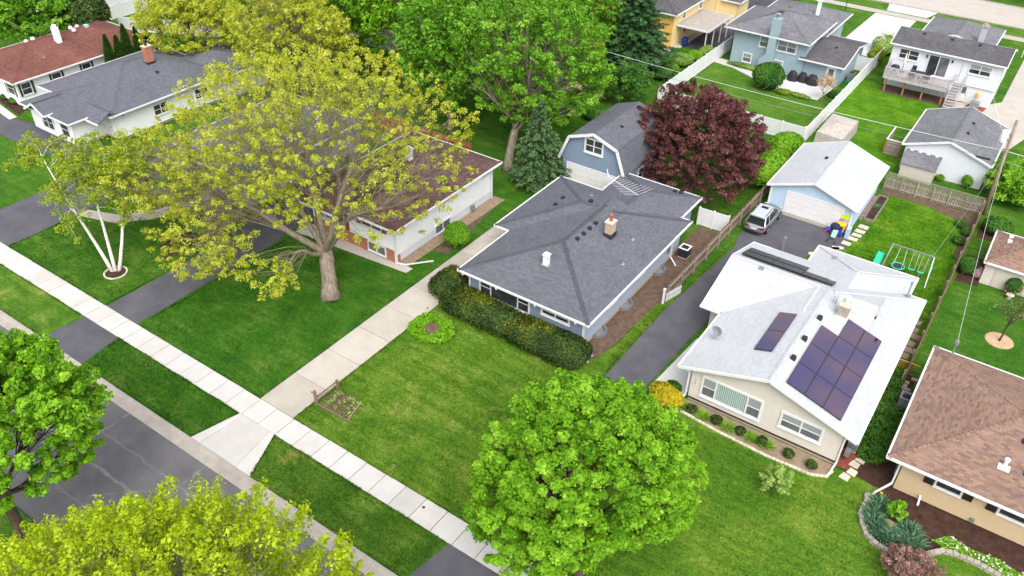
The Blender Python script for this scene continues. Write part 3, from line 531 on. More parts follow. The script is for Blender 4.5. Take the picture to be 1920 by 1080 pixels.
# ---------------------------------------------------------------- white-roofed house with solar panels
h2=thing('house','beige sided house with white shingle roof carrying blue solar panels','house',(-7.4,47,0))
e=2.8; P2=.32; rf=Roof(); zr=rf.block(-12.9,-1.74,38.55,55.1,e,P2,'y','g','h'); zc=rf.block(-14.4,-4,45.2,55.0,e,P2,'x','g','g',dz=-.012); rf.block(-10.08,-2.84,50.2,57.65,e,P2,'y','g','h',dz=-.024)
rf.rakes=[((-12.9,38.5,e),(-7.32,38.5,zr)),((-1.74,38.5,e),(-7.32,38.5,zr)),((-14.4,45.2,e),(-14.4,50.1,zc)),((-14.4,55,e),(-14.4,50.1,zc))]
f=lambda x,y:(x,y,e)
caps=[((-7.32,38.55,zr),(-7.32,49.5,zr)),((-1.74,55.1,e),(-7.32,49.5,zr)),((-14.4,50.1,zc),(-7.8,50.1,zc)),((-10.08,57.65,e),(-6.46,54.03,e+3.62*P2)),((-2.84,57.65,e),(-6.46,54.03,e+3.62*P2))]
ev=[(f(-1.74,38.55),f(-1.74,55.1)),(f(-1.74,55.1),f(-2.84,55.1)),(f(-2.84,55.1),f(-2.84,57.65)),(f(-2.84,57.65),f(-10.08,57.65)),(f(-10.08,57.65),f(-10.08,55)),(f(-10.08,55),f(-14.4,55)),(f(-14.4,45.2),f(-12.9,45.2)),(f(-12.9,45.2),f(-12.9,38.55))]
ro=rf.build(h2,'shingle_white',caps=caps,eaves=ev,capw=.14)
w=MB(); wp=[(-12.1,39.0),(-2.5,39.0),(-2.5,54.6),(-3.4,54.6),(-3.4,57.1),(-9.5,57.1),(-9.5,54.5),(-13.8,54.5),(-13.8,45.8),(-12.1,45.8)]
walls(w,wp,.32,e-.02); gable(w,(-12.1,39.0),(-2.5,39.0),e-.02,[(0,e-.02),(0,e+.22),(.4979,zr-.06),(1,e+.22),(1,e-.02)]); gable(w,(-13.8,54.5),(-13.8,45.8),e-.02,[(0,e-.02),(.001,e+.02),(.5,zc-.1),(.999,e+.02),(1,e-.02)]); w.build('wall','beige_wall',h2)
MB().prism([(x*.999,y) for x,y in wp],-.1,.2).build('foundation','foundation',h2); MB().box(-12.13,-2.47,38.96,39.02,.2,.34).box(-2.52,-2.46,38.96,54.6,.2,.34).build('base_trim','mulch_dark',h2)
window(h2,'-y',-11.25,39.0,.95,3.75,1.4,(1,2.5,1),[True,False,True],pane=['blind','curtain','blind'],low='glass_mid',t=.14); window(h2,'-y',-6.1,39.0,1.25,2.35,1.0,(1,1),pane='blind',low='glass_mid',t=.14)
m_=MB(); m_.box(-11.82,-11.7,38.93,38.99,1.45,2.0); o=m_.build('house_number_plate','plate_white',h2)
for i in range(4): MB().box(-11.785,-11.735,38.925,38.93,1.54+i*.11,1.6+i*.11).build('numeral','dark_metal',o)
pipe(h2,[(-12.6,38.75,2.65),(-12.25,38.9,2.35),(-12.25,38.9,.35),(-12.6,38.2,.12),(-12.75,37.6,.1)]); pipe(h2,[(-2.1,38.9,2.65),(-2.42,38.92,2.35),(-2.42,38.92,.3),(-2.5,38.3,.1),(-2.6,37.7,.08)])
zl=lambda x:e+(x+12.9)*P2
zf=lambda x:e+(-1.74-x)*P2
def panel(x0,x1,y0,y1,fz,mat='solar_cell',ax='x'):
    mb=MB(); q=[(x0,y0,fz(x0,y0)+.13),(x1,y0,fz(x1,y0)+.13),(x1,y1,fz(x1,y1)+.13),(x0,y1,fz(x0,y1)+.13)]; mb.cur=1; mb.slab(q,.045); mb.cur=0; g_=.03
    mb.add([(x0+g_,y0+g_,fz(x0+g_,y0)+.136),(x1-g_,y0+g_,fz(x1-g_,y0)+.136),(x1-g_,y1-g_,fz(x1-g_,y1-g_)+.136),(x0+g_,y1-g_,fz(x0+g_,y1-g_)+.136)],[(0,1,2,3)])
    mb.cur=1
    for a in (x0+.1,x1-.1):
        for b in (y0+.1,y1-.1): mb.box(a-.03,a+.03,b-.03,b+.03,fz(a,b)-.03,fz(a,b)+.1)
    mb.build('solar_panel',[mat,'dark_metal'],ro)
for c_ in range(3):
    for k_ in range(3 if c_==0 else 4): panel(-6.5+c_*1.175,-6.5+c_*1.175+1.155,39.15+k_*2.2,39.15+k_*2.2+2.18,lambda x,y:zf(x))
for k_ in range(2): panel(-9.3,-8.2,41.35+k_*2.3,41.35+k_*2.3+2.28,lambda x,y:zl(x))
zb=lambda x,y:e-.012+(55-y)*P2
for k_ in range(3): panel(-13.9+k_*2.22,-13.9+k_*2.22+2.2,50.55,51.6,lambda x,y:zb(x,y)+.1,'solar_black')
for k_ in range(2): panel(-13.9+k_*2.22,-13.9+k_*2.22+2.2,51.7,52.75,lambda x,y:zb(x,y)+.1,'solar_black')
chimney(ro,-5.75,47.95,3.9,5.1,.62,.85,'stone_gray',fl='white_metal'); MB().box(-6.15,-5.35,47.35,48.5,3.9,4.3).build('flashing','white_trim',ro)
for x,y in ((-6.9,41.4),(-6.95,43.6),(-6.85,46.3)): vent(ro,x,y,zf(x)+.02,w=.34,d=.36,hh=.2)
for x,y,z in ((-7.6,51.3,4.1),(-8.5,55.8,3.3),(-12.1,49.8,4.25)): vent(ro,x,y,z,'gray_metal',.4,.35,.1)
stack(ro,-4.1,49.9,zf(-4.1),.3,.07,'dark_metal'); stack(ro,-3.3,47.6,zf(-3.3),.3,.07,'dark_metal')
MB().obox((-8.0,46.6,zl(-8)+.04),(-8.0,50,zl(-8)+.04),.06,.05).obox((-8.0,46.5,zl(-8)+.04),(-6.4,46.5,zf(-6.4)+.05),.05,.05).build('conduit','white_trim',ro)
MB().obox((-4.2,48.1,zf(-4.2)+.04),(-3.9,53.2,zf(-3.9)-.2),.06,.05).build('conduit','white_trim',ro)
MB().cyl(-2.9,54.5,2.9,4.15,.05).box(-3.1,-2.7,54.3,54.7,2.95,3.05).cyl(-2.9,54.5,4.1,4.25,.09).build('service_mast','gray_metal',h2)
def dish(label,x,y,z,dx,dy,rr=.38,white=True):
    t=thing('satellite_dish',label,'satellite dish',(x,y,z)); MB().obox((x,y,z),(x,y,z+.55),.05,.05).obox((x-.3,y,z),(x,y,z+.4),.025,.025).obox((x,y+.3,z),(x,y,z+.4),.025,.025).build('tripod','steel',t)
    ax=Vector((dx,dy,.55)).normalized(); a=ax.cross(Vector((0,0,1))).normalized(); b=a.cross(ax); c0=Vector((x,y,z+.62)); mb=MB(); n_=18; rg=[]
    for q,(fr,dp) in enumerate(((.02,0),(.5,.03),(1,.11))): rg+=[c0+(a*math.cos(k*6.2832/n_)+b*math.sin(k*6.2832/n_)*.85)*rr*fr+ax*dp for k in range(n_)]
    mb.add(rg,[(i*n_+k,i*n_+(k+1)%n_,(i+1)*n_+(k+1)%n_,(i+1)*n_+k) for i in range(2) for k in range(n_)]).build('reflector','white_metal' if white else 'gray_metal',t,smooth=True)
    MB().obox(c0-b*rr*.7,c0+ax*.45,.025,.025).obox(c0+ax*.42,c0+ax*.52,.08,.08).build('feed_arm','gray_metal',t)
dish('grey satellite dish on tripod at front corner of white roof',-12.0,42.0,zl(-12.0),-.2,-.9,.4,False); dish('white satellite dish beside the chimney on white roof',-6.5,48.7,zf(-6.5),-.7,.2,.4)
t=thing('gas_meter','grey gas meter on red mulch at beige house corner','gas meter',(-2.1,39.9,0)); MB().box(-2.25,-1.95,39.7,40.1,.3,.75).build('meter_box','gray_metal',t); MB().tube([(-2.1,39.9,.3),(-2.1,39.9,0)],.03).tube([(-2.1,40.1,.6),(-2.1,40.4,.6),(-2.1,40.4,0)],.03).build('gas_pipe','dark_metal',t)
ac('pale round topped utility box under the white eave beside beige house',-2.0,40.9,.7,.6)
# ---------------------------------------------------------------- white garage with white roof
g=thing('garage','pale blue garage with white shingle roof and wide white door','garage',(-13.1,69.8,0)); e=2.6; rf=Roof(); zr=rf.block(-16.97,-9.25,65.0,74.7,e,.345,'y','g','g'); ro=rf.build(g,'shingle_white',capw=.12); vent(ro,-13.9,70.6,e+(-13.9+16.97)*.345)
X0,X1,Y0,Y1=-16.65,-9.6,65.4,74.3; w=MB(); walls(w,rect(X0,X1,Y0,Y1),.05,e); gable(w,(X0,Y0),(X1,Y0),e,[(0,e),(0,e+.09),(.5,zr-.06),(1,e+.09),(1,e)]); gable(w,(X1,Y1),(X0,Y1),e,[(0,e),(0,e+.09),(.5,zr-.06),(1,e+.09),(1,e)]); w.build('wall','sky_blue_wall',g)
door(g,'-y',-15.2,Y0,.35,4.8,1.9,rows=4); MB().box(-15.5,-10.2,65.2,65.42,-.05,.34).build('door_sill','concrete_tan',g); MB().box(-16.75,-16.6,65.3,65.4,.05,e-.2).box(-9.7,-9.55,65.25,65.4,.05,e-.2).loose('corner_board','white_trim',g); MB().box(-9.62,-9.3,64.6,65.2,.0,.95).build('corner_box','sky_blue_wall',g)
# ---------------------------------------------------------------- brown-roofed split level with brick base
h3=thing('house','white split level house with brown shingle roof and red brick base beside big tree','house',(-41.8,45.5,0)); e=3.55; P3=.3
rf=Roof(); zr=rf.block(-46.9,-36.78,38.75,52.8,e,P3,'y','h','h'); rf.block(-46.9,-41.9,37.75,43,e,P3,'x','g','g',dz=-.02); rf.rakes=[((-46.9,37.75,e),(-46.9,40.4,e+.79))]
ro=rf.build(h3,'shingle_brown',caps=[((-36.78,38.75,e),(-41.84,43.81,zr)),((-41.84,43.81,zr),(-41.84,47.7,zr)),((-36.78,52.8,e),(-41.84,47.7,zr)),((-46.9,52.8,e),(-41.84,47.7,zr))])
w=MB(); X0,X1,Y0,Y1=-46.3,-37.35,39.35,52.3; lap(w,(X0,Y0),(X1,Y0),1.25,e-.05); lap(w,(X1,Y0),(X1,Y1),.75,e-.05,.5,.004); lap(w,(X1,Y1),(X0,Y1),.4,e-.05); lap(w,(X0,Y1),(X0,Y0),.4,e-.05); w.build('wall','white_wall',h3)
MB().box(-46.25,-37.4,39.4,52.25,-.1,.76).build('foundation','pale_wall',h3); MB().box(-46.28,-37.38,39.37,39.9,.0,1.26).build('brick_base','brick_red',h3); MB().box(-37.45,-37.3,39.3,39.45,.0,e-.06).loose('corner_board','white_trim',h3)
window(h3,'-y',-40.7,39.35,2.55,2.0,.7,(1,1),False,'glass_mid',t=.07); MB().box(-38.6,-38.15,39.26,39.33,2.5,3.3).loose('shutter','shutter_red',h3); MB().box(-41.3,-40.85,39.26,39.33,2.5,3.3).loose('shutter','shutter_red',h3)
window(h3,'-y',-40.2,39.37,.35,1.75,.75,(1,1),False,'glass_mid',t=.08); window(h3,'-y',-45.6,39.35,1.7,2.9,1.6,(1,2,1),False,['glass_mid']*3,t=.12)
MB().box(-42.6,-42.2,39.26,39.34,1.3,3.2).loose('shutter','shutter_red',h3)
window(h3,'+x',-37.35,45.2,2.75,1.9,.6,(1,1),False,'glass_mid',t=.05); window(h3,'+x',-37.35,44.2,.3,1.9,.72,(1,1),False,'glass_mid',t=.08); window(h3,'+x',-37.35,50.6,2.75,1.2,.6,(1,1),False,'glass_mid',t=.05)
pipe(h3,[(-36.95,39.2,3.4),(-37.22,39.3,3.1),(-37.22,39.3,.2),(-36.6,39.6,.12),(-35.2,41.3,.12)]); pipe(h3,[(-37.2,52.0,3.4),(-37.2,52.0,.1)])
MB().box(-37.3,-37.05,49.0,49.3,.3,.8).build('gas_meter','gray_metal',h3)
zf=lambda x:e+(-36.78-x)*P3
MB().box(-41.95,-41.45,46.1,46.6,4.4,5.85).box(-42.05,-41.35,46.0,46.7,5.85,5.95).box(-41.9,-41.5,46.15,46.55,5.95,6.1).build('chimney','white_metal',ro); vent(ro,-39.7,43.9,zf(-39.7)+.02); vent(ro,-40.6,46.6,zf(-40.6),w=.25,d=.25); stack(ro,-38.7,46.2,zf(-38.7),.35)
# ---------------------------------------------------------------- grey split level hidden behind the big tree
h=thing('house','grey sided house with dark grey roof half hidden behind the wide yellow green tree','house',(-57.8,45,0)); e=3.2; rf=Roof(); zr=rf.block(-63.2,-52.5,37.5,52.5,e,.32,'y','h','h'); ro=rf.build(h,'shingle_slate')
w=MB(); walls(w,rect(-62.6,-53.1,38.1,52),.3,e-.05); w.build('wall','gray_siding',h); MB().box(-62.55,-53.15,38.15,51.9,-.1,.31).build('foundation','foundation',h)
window(h,'-y',-56.6,38.1,1.9,2.4,1.05,(1,1),t=.12); window(h,'-y',-60.8,38.1,1.0,1.6,1.7,(1,1),t=.12); window(h,'+x',-53.1,39.0,1.9,1.6,1.05,(1,1),t=.12); window(h,'+x',-53.1,43.5,1.9,1.6,1.05,(1,1),t=.12); door(h,'-y',-58.8,38.1,.3,.95,2.0); pipe(h,[(-53.0,38.0,3),(-53.0,38.0,.1)])
# ---------------------------------------------------------------- white house with grey hip roof and brick chimney
h4=thing('house','white house with grey hip roof, small front gables and a brick chimney','house',(-78,44,0)); e=3.0; rf=Roof(); zr=rf.block(-84.6,-72.3,38.6,53,e,.33,'y','h','h'); rf.block(-82.6,-74.3,35.4,46,e-.1,.26,'y','h','g',dz=-.05); rf.block(-80.7,-77.5,34.9,39,e-.05,.55,'y','g','g',dz=.02); rf.block(-76.4,-72.4,37.2,40,e+.02,.5,'x','g','g',dz=-.3); rf.block(-80,-71.6,50,58,e,.3,'x','h','h',dz=-.015)
rf.rakes=[((-80.7,34.88,e-.03),(-79.1,34.88,e+.85)),((-77.5,34.88,e-.03),(-79.1,34.88,e+.85))]
A=(-84.6,38.6,e);Bq=(-72.3,38.6,e)
ro=rf.build(h4,'shingle_slate',caps=[(A,(-78.45,44.75,zr)),(Bq,(-78.45,44.75,zr)),((-78.45,44.75,zr),(-78.45,46.9,zr)),((-72.3,53,e),(-78.45,46.9,zr)),((-79.1,34.9,e+.87),(-79.1,38,e+.87))])
w=MB(); walls(w,rect(-84,-72.9,39.2,52.5),.3,e-.05); walls(w,rect(-82,-74.9,36.0,40),.3,e-.15); gable(w,(-80.4,35.98),(-77.8,35.98),e-.2,[(0,e-.2),(0,e),(.5,e+.7),(1,e),(1,e-.2)]); walls(w,rect(-79.4,-72.2,52.5,57.4),.3,e-.05); w.build('wall','white_wall',h4); MB().box(-83.9,-73,39.3,52.4,-.1,.31).box(-81.9,-75,36.1,40,-.1,.31).box(-79.3,-72.3,52.6,57.3,-.1,.31).build('foundation','foundation',h4)
window(h4,'-y',-80.0,35.97,.9,1.8,1.35,(1,1),t=.12); window(h4,'-y',-76.8,35.97,.9,1.2,1.35,t=.12); window(h4,'+x',-72.9,43.5,1.2,1.5,1.0,(1,1),t=.1); window(h4,'+x',-72.9,48.5,1.2,1.5,1.0,(1,1),t=.1); door(h4,'-y',-74.6,39.2,.3,.95,2.05); pipe(h4,[(-72.8,39.1,2.9),(-72.8,39.1,.1)])
chimney(ro,-77.3,47.0,4.0,6.3,.6,.8,'brick_red',fl='dark_metal'); MB().box(-77.65,-76.95,46.5,47.5,4.2,4.75).build('flashing','black_vent',ro); vent(ro,-75.6,46.5,e+3.3*.33); vent(ro,-79.5,49.5,4.8)
# ---------------------------------------------------------------- white house with red-brown roof
h5=thing('house','white house with faded red brown hip roof and white metal chimney','house',(-92,45,0)); e=3.0; rf=Roof(); zr=rf.block(-97.3,-87.0,37.3,54.2,e,.33,'y','h','h'); ro=rf.build(h5,'shingle_red',capmat='shingle_red')
w=MB(); walls(w,rect(-96.7,-87.6,37.9,53.6),.3,e-.05,.2); w.build('wall','white_wall',h5); MB().box(-96.6,-87.7,38,52.9,-.1,.31).build('foundation','foundation',h5)
window(h5,'-y',-89.6,37.9,1.2,1.3,1.3,t=.1); MB().box(-89.85,-89.72,37.8,37.88,1.1,2.6).box(-88.18,-88.05,37.8,37.88,1.1,2.6).loose('shutter','shutter_black',h5)
for y in (38.3,41.7,45.2):
    window(h5,'+x',-87.6,y,1.3,.95,1.15,t=.1); MB().box(-87.52,-87.44,y-.3,y-.13,1.2,2.55).box(-87.52,-87.44,y+1.08,y+1.25,1.2,2.55).loose('shutter','shutter_black',h5)
window(h5,'-y',-93.8,37.9,1.2,1.3,1.3,t=.1)
MB().box(-91.2,-90.5,44.9,45.4,4.2,5.9).cyl(-90.85,45.15,5.9,6.15,.24).build('chimney','white_metal',ro)
for x,y,z in ((-91.5,47.5,4.75),(-93.5,43,4.3),(-94,44,4.2),(-94,48.5,4.2),(-93.8,49.2,4.2)): vent(ro,x,y,z,'white_metal',.35,.35,.2)
vent(ro,-92.0,49.3,4.55,'mint_fabric',.6,.5,.25,'roof_fan'); stack(ro,-89.2,42.3,3.75); stack(ro,-88.6,51.4,4.0)
# ---------------------------------------------------------------- tan house lower right
h6=thing('house','tan sided house with mottled reddish brown hip roof and black shutters','house',(7,44,0)); e=2.7; P6=.33; rf=Roof(); zr=rf.block(0,16,38.64,50.35,e,P6,'x','h','h'); ro=rf.build(h6,'shingle_tan',capw=.2)
w=MB(); walls(w,rect(.86,15.2,39.2,49.8),.12,e-.05,.13); w.build('wall','tan_wall',h6); MB().box(.9,15.1,39.25,49.7,-.1,.13).build('foundation','foundation',h6)
for x in (2.75,6.0):
    window(h6,'-y',x,39.2,1.65,1.25,.62,(1,),False,t=.1)
    for a in (x-.65,x+1.4): MB().box(a,a+.5,39.1,39.16,1.55,2.35).loose('shutter','shutter_black',h6)
for x in (10.,13.): window(h6,'-y',x,39.2,1.65,1.25,.62,(1,),False,t=.1)
pipe(h6,[(.1,38.7,2.55),(.72,39.1,2.2),(.72,39.1,.45),(.1,38.1,.2),(-.05,37.55,.15)]); pipe(h6,[(2.3,39.1,.5),(2.35,38.6,.15)],'drain_pipe')
for x in (5.0,8.2): MB().box(x,x+.2,39.0,39.16,.3,.5).build('outlet_box','gray_metal',h6)
MB().box(.6,.84,39.9,40.3,.5,1.0).tube([(.7,40.1,.5),(.7,40.1,0)],.03).build('gas_meter','gray_metal',h6)
z6=lambda y:e+(y-38.64)*P6; MB().box(5.1,5.7,40.55,41.0,z6(40.8)-.1,z6(40.8)+.05).cyl(5.4,40.8,z6(40.8),z6(40.8)+.6,.1,n=14).cyl(5.4,40.8,z6(40.8)+.45,z6(40.8)+.62,.14,n=14).build('vent_pipe','white_metal',ro); vent(ro,5.95,42.7,z6(42.7)); vent(ro,6.5,40.9,z6(40.9)); vent(ro,5.9,46.0,z6(43.2)+.0,'terracotta',.4,.3,.2)
MB().cyl(1.05,49.4,2.7,4.3,.05).cyl(1.05,49.4,4.1,4.35,.13).build('service_mast','gray_metal',h6)
mb=MB()
for i in range(22): mb.box(-.11,.0,38.75+i*.53,38.78+i*.53,2.7,2.712)
for i in range(26): mb.box(.2+i*.6,.23+i*.6,38.53,38.64,2.7,2.712)
mb.loose('gutter_bracket','white_trim',h6)
ac('grey air conditioner behind tan house beside green ground cover',-.35,46.6,.95,.8)
# ---------------------------------------------------------------- far houses
h7=thing('house','blue grey two storey house with grey hip roof and tall side chimney','house',(-28,102,0)); e=4.5; rf=Roof(); zr=rf.block(-34.2,-23.9,95.5,105.4,e,.33,'y','h','h'); ro=rf.build(h7,'shingle_gray')
w=MB(); walls(w,rect(-33.2,-24.4,96.4,104.8),.1,e-.05,.3); walls(w,rect(-33.2,-24.8,104.8,113.4),.1,2.9,.3); w.build('wall','blue_gray_wall',h7)
rf=Roof(); rf.block(-34.0,-24.2,103,114.2,3.2,.33,'y','h','h'); r2=rf.build(h7,'shingle_gray'); MB().box(-27.1,-26.7,107.3,107.7,4.2,5.9).box(-27.2,-26.6,107.2,107.8,5.9,6.0).build('chimney','white_metal',r2); vent(r2,-30.6,108,4.2)
rf=Roof(); rf.block(-24.9,-19.6,96.0,106.2,2.6,.2,'x','g','g'); rf.rakes=[((-19.6,96,2.6),(-19.6,101.1,3.62)),((-19.6,106.2,2.6),(-19.6,101.1,3.62))]; r3=rf.build(h7,'shingle_dark',caps=[]); vent(r3,-21.9,99.8,3.35); w=MB(); walls(w,rect(-24.6,-20.1,96.7,105.6),.05,2.6,.3); gable(w,(-20.1,96.7),(-20.1,105.6),2.6,[(0,2.6),(0,2.62),(.5,3.5),(1,2.62),(1,2.6)],.3); w.build('wall','blue_gray_wall',h7)
window(h7,'-y',-29.9,96.4,2.85,.95,1.1,t=.12,pane='blind',low='glass_mid'); window(h7,'-y',-27.7,96.4,2.85,2.1,1.1,(1,1),t=.12,pane='blind',low='glass_mid'); window(h7,'-y',-31.6,96.4,.6,.95,.95,t=.12,pane='blind',low='glass_mid'); window(h7,'-y',-27.9,96.4,.6,1.1,.95,t=.12,pane='blind',low='glass_mid'); door(h7,'-y',-21.6,96.7,.05,.95,2.05,glass='glass_mid')
mb=MB().box(-28.7,-27.8,95.4,96.4,2.4,6.6); mb.add([(-29.4,95.4,0),(-27.5,95.4,0),(-27.5,96.4,0),(-29.4,96.4,0),(-29.4,95.4,1.6),(-27.8,95.4,1.6),(-27.8,96.4,1.6),(-29.4,96.4,1.6),(-28.7,95.4,2.4),(-27.8,95.4,2.4),(-27.8,96.4,2.4),(-28.7,96.4,2.4)],[(0,1,5,4),(1,2,6,5),(3,0,4,7),(4,5,9,8),(7,4,8,11),(5,6,10,9)]); mb.build('chimney','blue_gray_wall',h7); MB().cyl(-28.25,95.9,6.6,6.95,.25).cyl(-28.25,95.9,6.95,7.1,.32).build('flue','steel',h7); vent(ro,-29.1,99.6,6.0)
t=thing('air_conditioner','grey air conditioner and green crate beside the blue house fence','air conditioner',(-19.4,99.6,0)); MB().box(-19.75,-19.05,99.3,100.0,0,1.0).build('casing','gray_metal',t); MB().cyl(-19.4,99.65,1.0,1.05,.28,n=16).build('fan_grille','dark_metal',t)
solo(MB().box(-19.7,-18.95,98.2,98.75,0,.35).box(-19.62,-19.03,98.28,98.67,.35,.4),'green_crate','green_metal','small green box at foot of the white fence','box')
h8=thing('house','white two storey house with dark roof and raised rear deck','house',(-10.3,104,0)); e=5.0; rf=Roof(); zr=rf.block(-16.4,-4.2,100.75,107.3,e,.31,'x','g','g'); ro=rf.build(h8,'shingle_dark',caps=[]); w=MB(); walls(w,rect(-16.1,-4.5,101.2,106.9),2.0,e-.02,.2); walls(w,rect(-16.0,-4.6,101.35,106.8),.0,2.0,0); gable(w,(-4.5,101.2),(-4.5,106.9),e-.02,[(0,e-.02),(0,e+.05),(.5,zr-.1),(1,e+.05),(1,e-.02)],.2); gable(w,(-16.1,106.9),(-16.1,101.2),e-.02,[(0,e-.02),(0,e+.05),(.5,zr-.1),(1,e+.05),(1,e-.02)],.2); w.build('wall','pale_wall',h8)
rf=Roof(); rf.block(-14.5,-6.5,104.5,114.5,e-.2,.33,'y','g','h'); r2=rf.build(h8,'shingle_gray'); w=MB(); walls(w,rect(-14,-7,107,114),.0,e-.25,.2); w.build('wall','pale_wall',h8)
for x in (-13.6,-10.6,-7.7): vent(ro,x,103.4,e+2.65*.31)
MB().box(-8.3,-7.7,105.6,106.2,5.5,7.2).build('chimney','gray_siding',ro); MB().box(-8.38,-7.62,105.5,106.3,7.2,7.35).cyl(-8.0,105.9,7.35,7.5,.25).build('chimney_cap','stone_gray',ro)
window(h8,'-y',-15.2,101.2,3.45,2.0,1.0,(1,1),t=.1); window(h8,'-y',-7.7,101.2,3.45,2.1,.95,(1,1),t=.1,pane='blind',low='glass_dark'); window(h8,'-y',-12.0,101.2,2.3,2.1,2.15,(1,1),False,['glass_dark','glass_mid'],t=.1,name='patio_door'); door(h8,'-y',-8.1,101.35,.05,1.0,1.85,glass='glass_mid')
pipe(h8,[(-8.4,101.1,4.9),(-8.4,101.1,2.4)])
for x in (-12.3,-9.6): MB().box(x-.08,x+.08,101.0,101.15,4.1,4.4).build('wall_lamp','dark_metal',h8)
# deck with railing, posts and stairs
dk=thing('deck','grey raised timber deck with white railing, posts and stairs','deck',(-12.3,99.5,0)); zt=2.15
mb=unit(MB().box(0,.135,98.2,101.15,zt-.04,zt),'deck_board','deck_gray',dk); copies(mb,[((-15.7+.14*i,0,0),0) for i in range(49)],dk)
MB().box(-15.75,-8.8,98.1,98.18,zt-.35,zt+.01).box(-15.78,-15.71,98.1,101.2,zt-.35,zt+.01).box(-8.85,-8.78,98.1,101.2,zt-.35,zt+.01).build('rim_joist','deck_gray',dk)
for x in (-15.4,-13.36,-11.34,-9.25): MB().box(x-.08,x+.08,98.9,99.06,0,zt-.3).build('deck_post','deck_post',dk)
for x in (-15.7,-14.0,-12.3,-10.55,-8.9): MB().box(x-.06,x+.06,98.08,98.2,zt,zt+1.0).build('rail_post','deck_gray',dk)
MB().box(-15.7,-8.85,98.05,98.22,zt+.92,zt+1.0).box(-15.7,-8.85,98.11,98.17,zt+.1,zt+.15).box(-15.76,-15.66,98.2,101.2,zt+.92,zt+.98).box(-15.74,-15.68,98.2,101.2,zt+.1,zt+.15).build('hand_rail','deck_gray',dk)
b=unit(MB().box(-.032,.032,-.03,.03,zt+.15,zt+.93),'baluster','deck_gray',dk); copies(b,[((-15.55+.165*i,98.14,0),0) for i in range(41)]+[((-15.71,98.35+.17*i,0),0) for i in range(16)],dk)
for i in range(9): MB().box(-8.75,-7.7,101.0-.33*i-.3,101.0-.33*i,zt-.18-.215*i-.04,zt-.18-.215*i).build('stair_tread','deck_gray',dk)
for x in (-8.75,-7.7): MB().obox((x,101.1,zt-.1),(x,98.0,.05),.05,.24).obox((x,101.1,zt+.85),(x,98.0,.95),.06,.06).box(x-.05,x+.05,100.9,101.0,zt-.1,zt+.9).box(x-.05,x+.05,98.05,98.15,0,1.0).build('stair_stringer','deck_gray',dk)
for i in range(14):
    y=98.3+i*.2
    for x in (-8.75,-7.7): MB().box(x-.015,x+.015,y,y+.03,.12+(y-98)/3.1*(zt-.1),.95+(y-98)/3.1*(zt-.1)).build('baluster','deck_gray',dk)
# patio set on the deck
def chair(label,x,y,z,a):
    t=thing('patio_chair',label,'chair',(x,y,z)); c,s=math.cos(a),math.sin(a); T=lambda u,v,w_:(x+u*c-v*s,y+u*s+v*c,z+w_)
    for nm,bx in (('seat',(-.24,.24,-.24,.24,.42,.46)),('backrest',(-.24,.24,.22,.26,.5,1.0))):
        mb=MB().box(*bx); mb.v=[T(*v) for v in mb.v]; mb.build(nm,'dark_metal',t)
    for u in (-.25,.25):
        mb=MB().obox(T(u,-.22,.65),T(u,.24,.65),.03,.03).obox(T(u,-.2,.65),T(u,-.2,.42),.03,.03); mb.build('armrest','dark_metal',t)
    MB().cyl(x,y,z+.05,z+.42,.04).lathe(x,y,[(.27,z),(.27,z+.03),(.2,z+.05)],12).build('swivel_base','dark_metal',t)
t=thing('patio_table','oval dark metal patio table on raised deck','table',(-12.3,99.35,zt)); MB().lathe(-12.3,99.35,[(.7,zt+.7),(.72,zt+.72),(.7,zt+.74)],20,1.15,.75).build('table_top','dark_metal',t)
for u,v in ((-.5,-.3),(.5,-.3),(.5,.3),(-.5,.3)): MB().obox((-12.3+u,99.35+v,zt),(-12.3+u*.8,99.35+v*.8,zt+.7),.05,.05).build('leg','dark_metal',t)
chair('metal patio chair nearest the grill, house side of table',-13.1,100.2,zt,0); chair('metal patio chair nearest the glass door',-11.4,100.2,zt,-.4); chair('metal patio chair by railing on the grill side of table',-13.0,98.6,zt,3.1); chair('metal patio chair by railing on the stair side of table',-11.3,98.6,zt,2.8)
t=thing('grill','black kettle grill in corner of raised deck','grill',(-14.9,99.1,zt)); MB().lathe(-14.9,99.1,[(.1,zt+.55),(.3,zt+.65),(.38,zt+.8),(.38,zt+.85),(.3,zt+1.02),(.1,zt+1.1)],16,1.3,.9).build('kettle','black_cover',t,smooth=True)
for a in range(3): MB().obox((-14.9,99.1,zt+.6),(-14.9+.35*math.cos(a*2.1),99.1+.35*math.sin(a*2.1),zt),.03,.03).build('leg','dark_metal',t)
t=thing('patio_umbrella','closed pale patio umbrella on raised deck','umbrella',(-14.3,100.3,zt)); MB().cyl(-14.3,100.3,zt,zt+2.3,.03).lathe(-14.3,100.3,[(.25,zt),(.25,zt+.06),(.05,zt+.08)],14).build('pole','dark_metal',t); MB().lathe(-14.3,100.3,[(.1,zt+.95),(.13,zt+1.2),(.09,zt+1.8),(.02,zt+2.35)],10).build('canopy','umbrella_cloth',t)
h9=thing('house','golden yellow house with grey roof, cream side wall and flat carport','house',(-46,103,0)); e=4.5; rf=Roof(); rf.block(-53,-40.5,95.3,112,e,.33,'y','h','h'); rf.build(h9,'shingle_dark'); w=MB(); walls(w,rect(-52.4,-41.1,95.9,111.4),0,e-.05,.3); w.build('wall','gold_wall',h9); MB().box(-41.13,-41.04,96.0,111.3,.1,4.4).build('side_wall','cream_wall',h9)
window(h9,'+x',-41.04,98.5,3.2,.7,.8,t=.1); window(h9,'+x',-41.04,103.5,3.2,.7,.8,t=.1); window(h9,'+x',-41.04,99.2,1.2,.7,.7,t=.1); window(h9,'-y',-43.5,95.9,.8,1.2,1.2,t=.1); window(h9,'-y',-50,95.9,2.8,1.4,1.1,(1,1),t=.1)
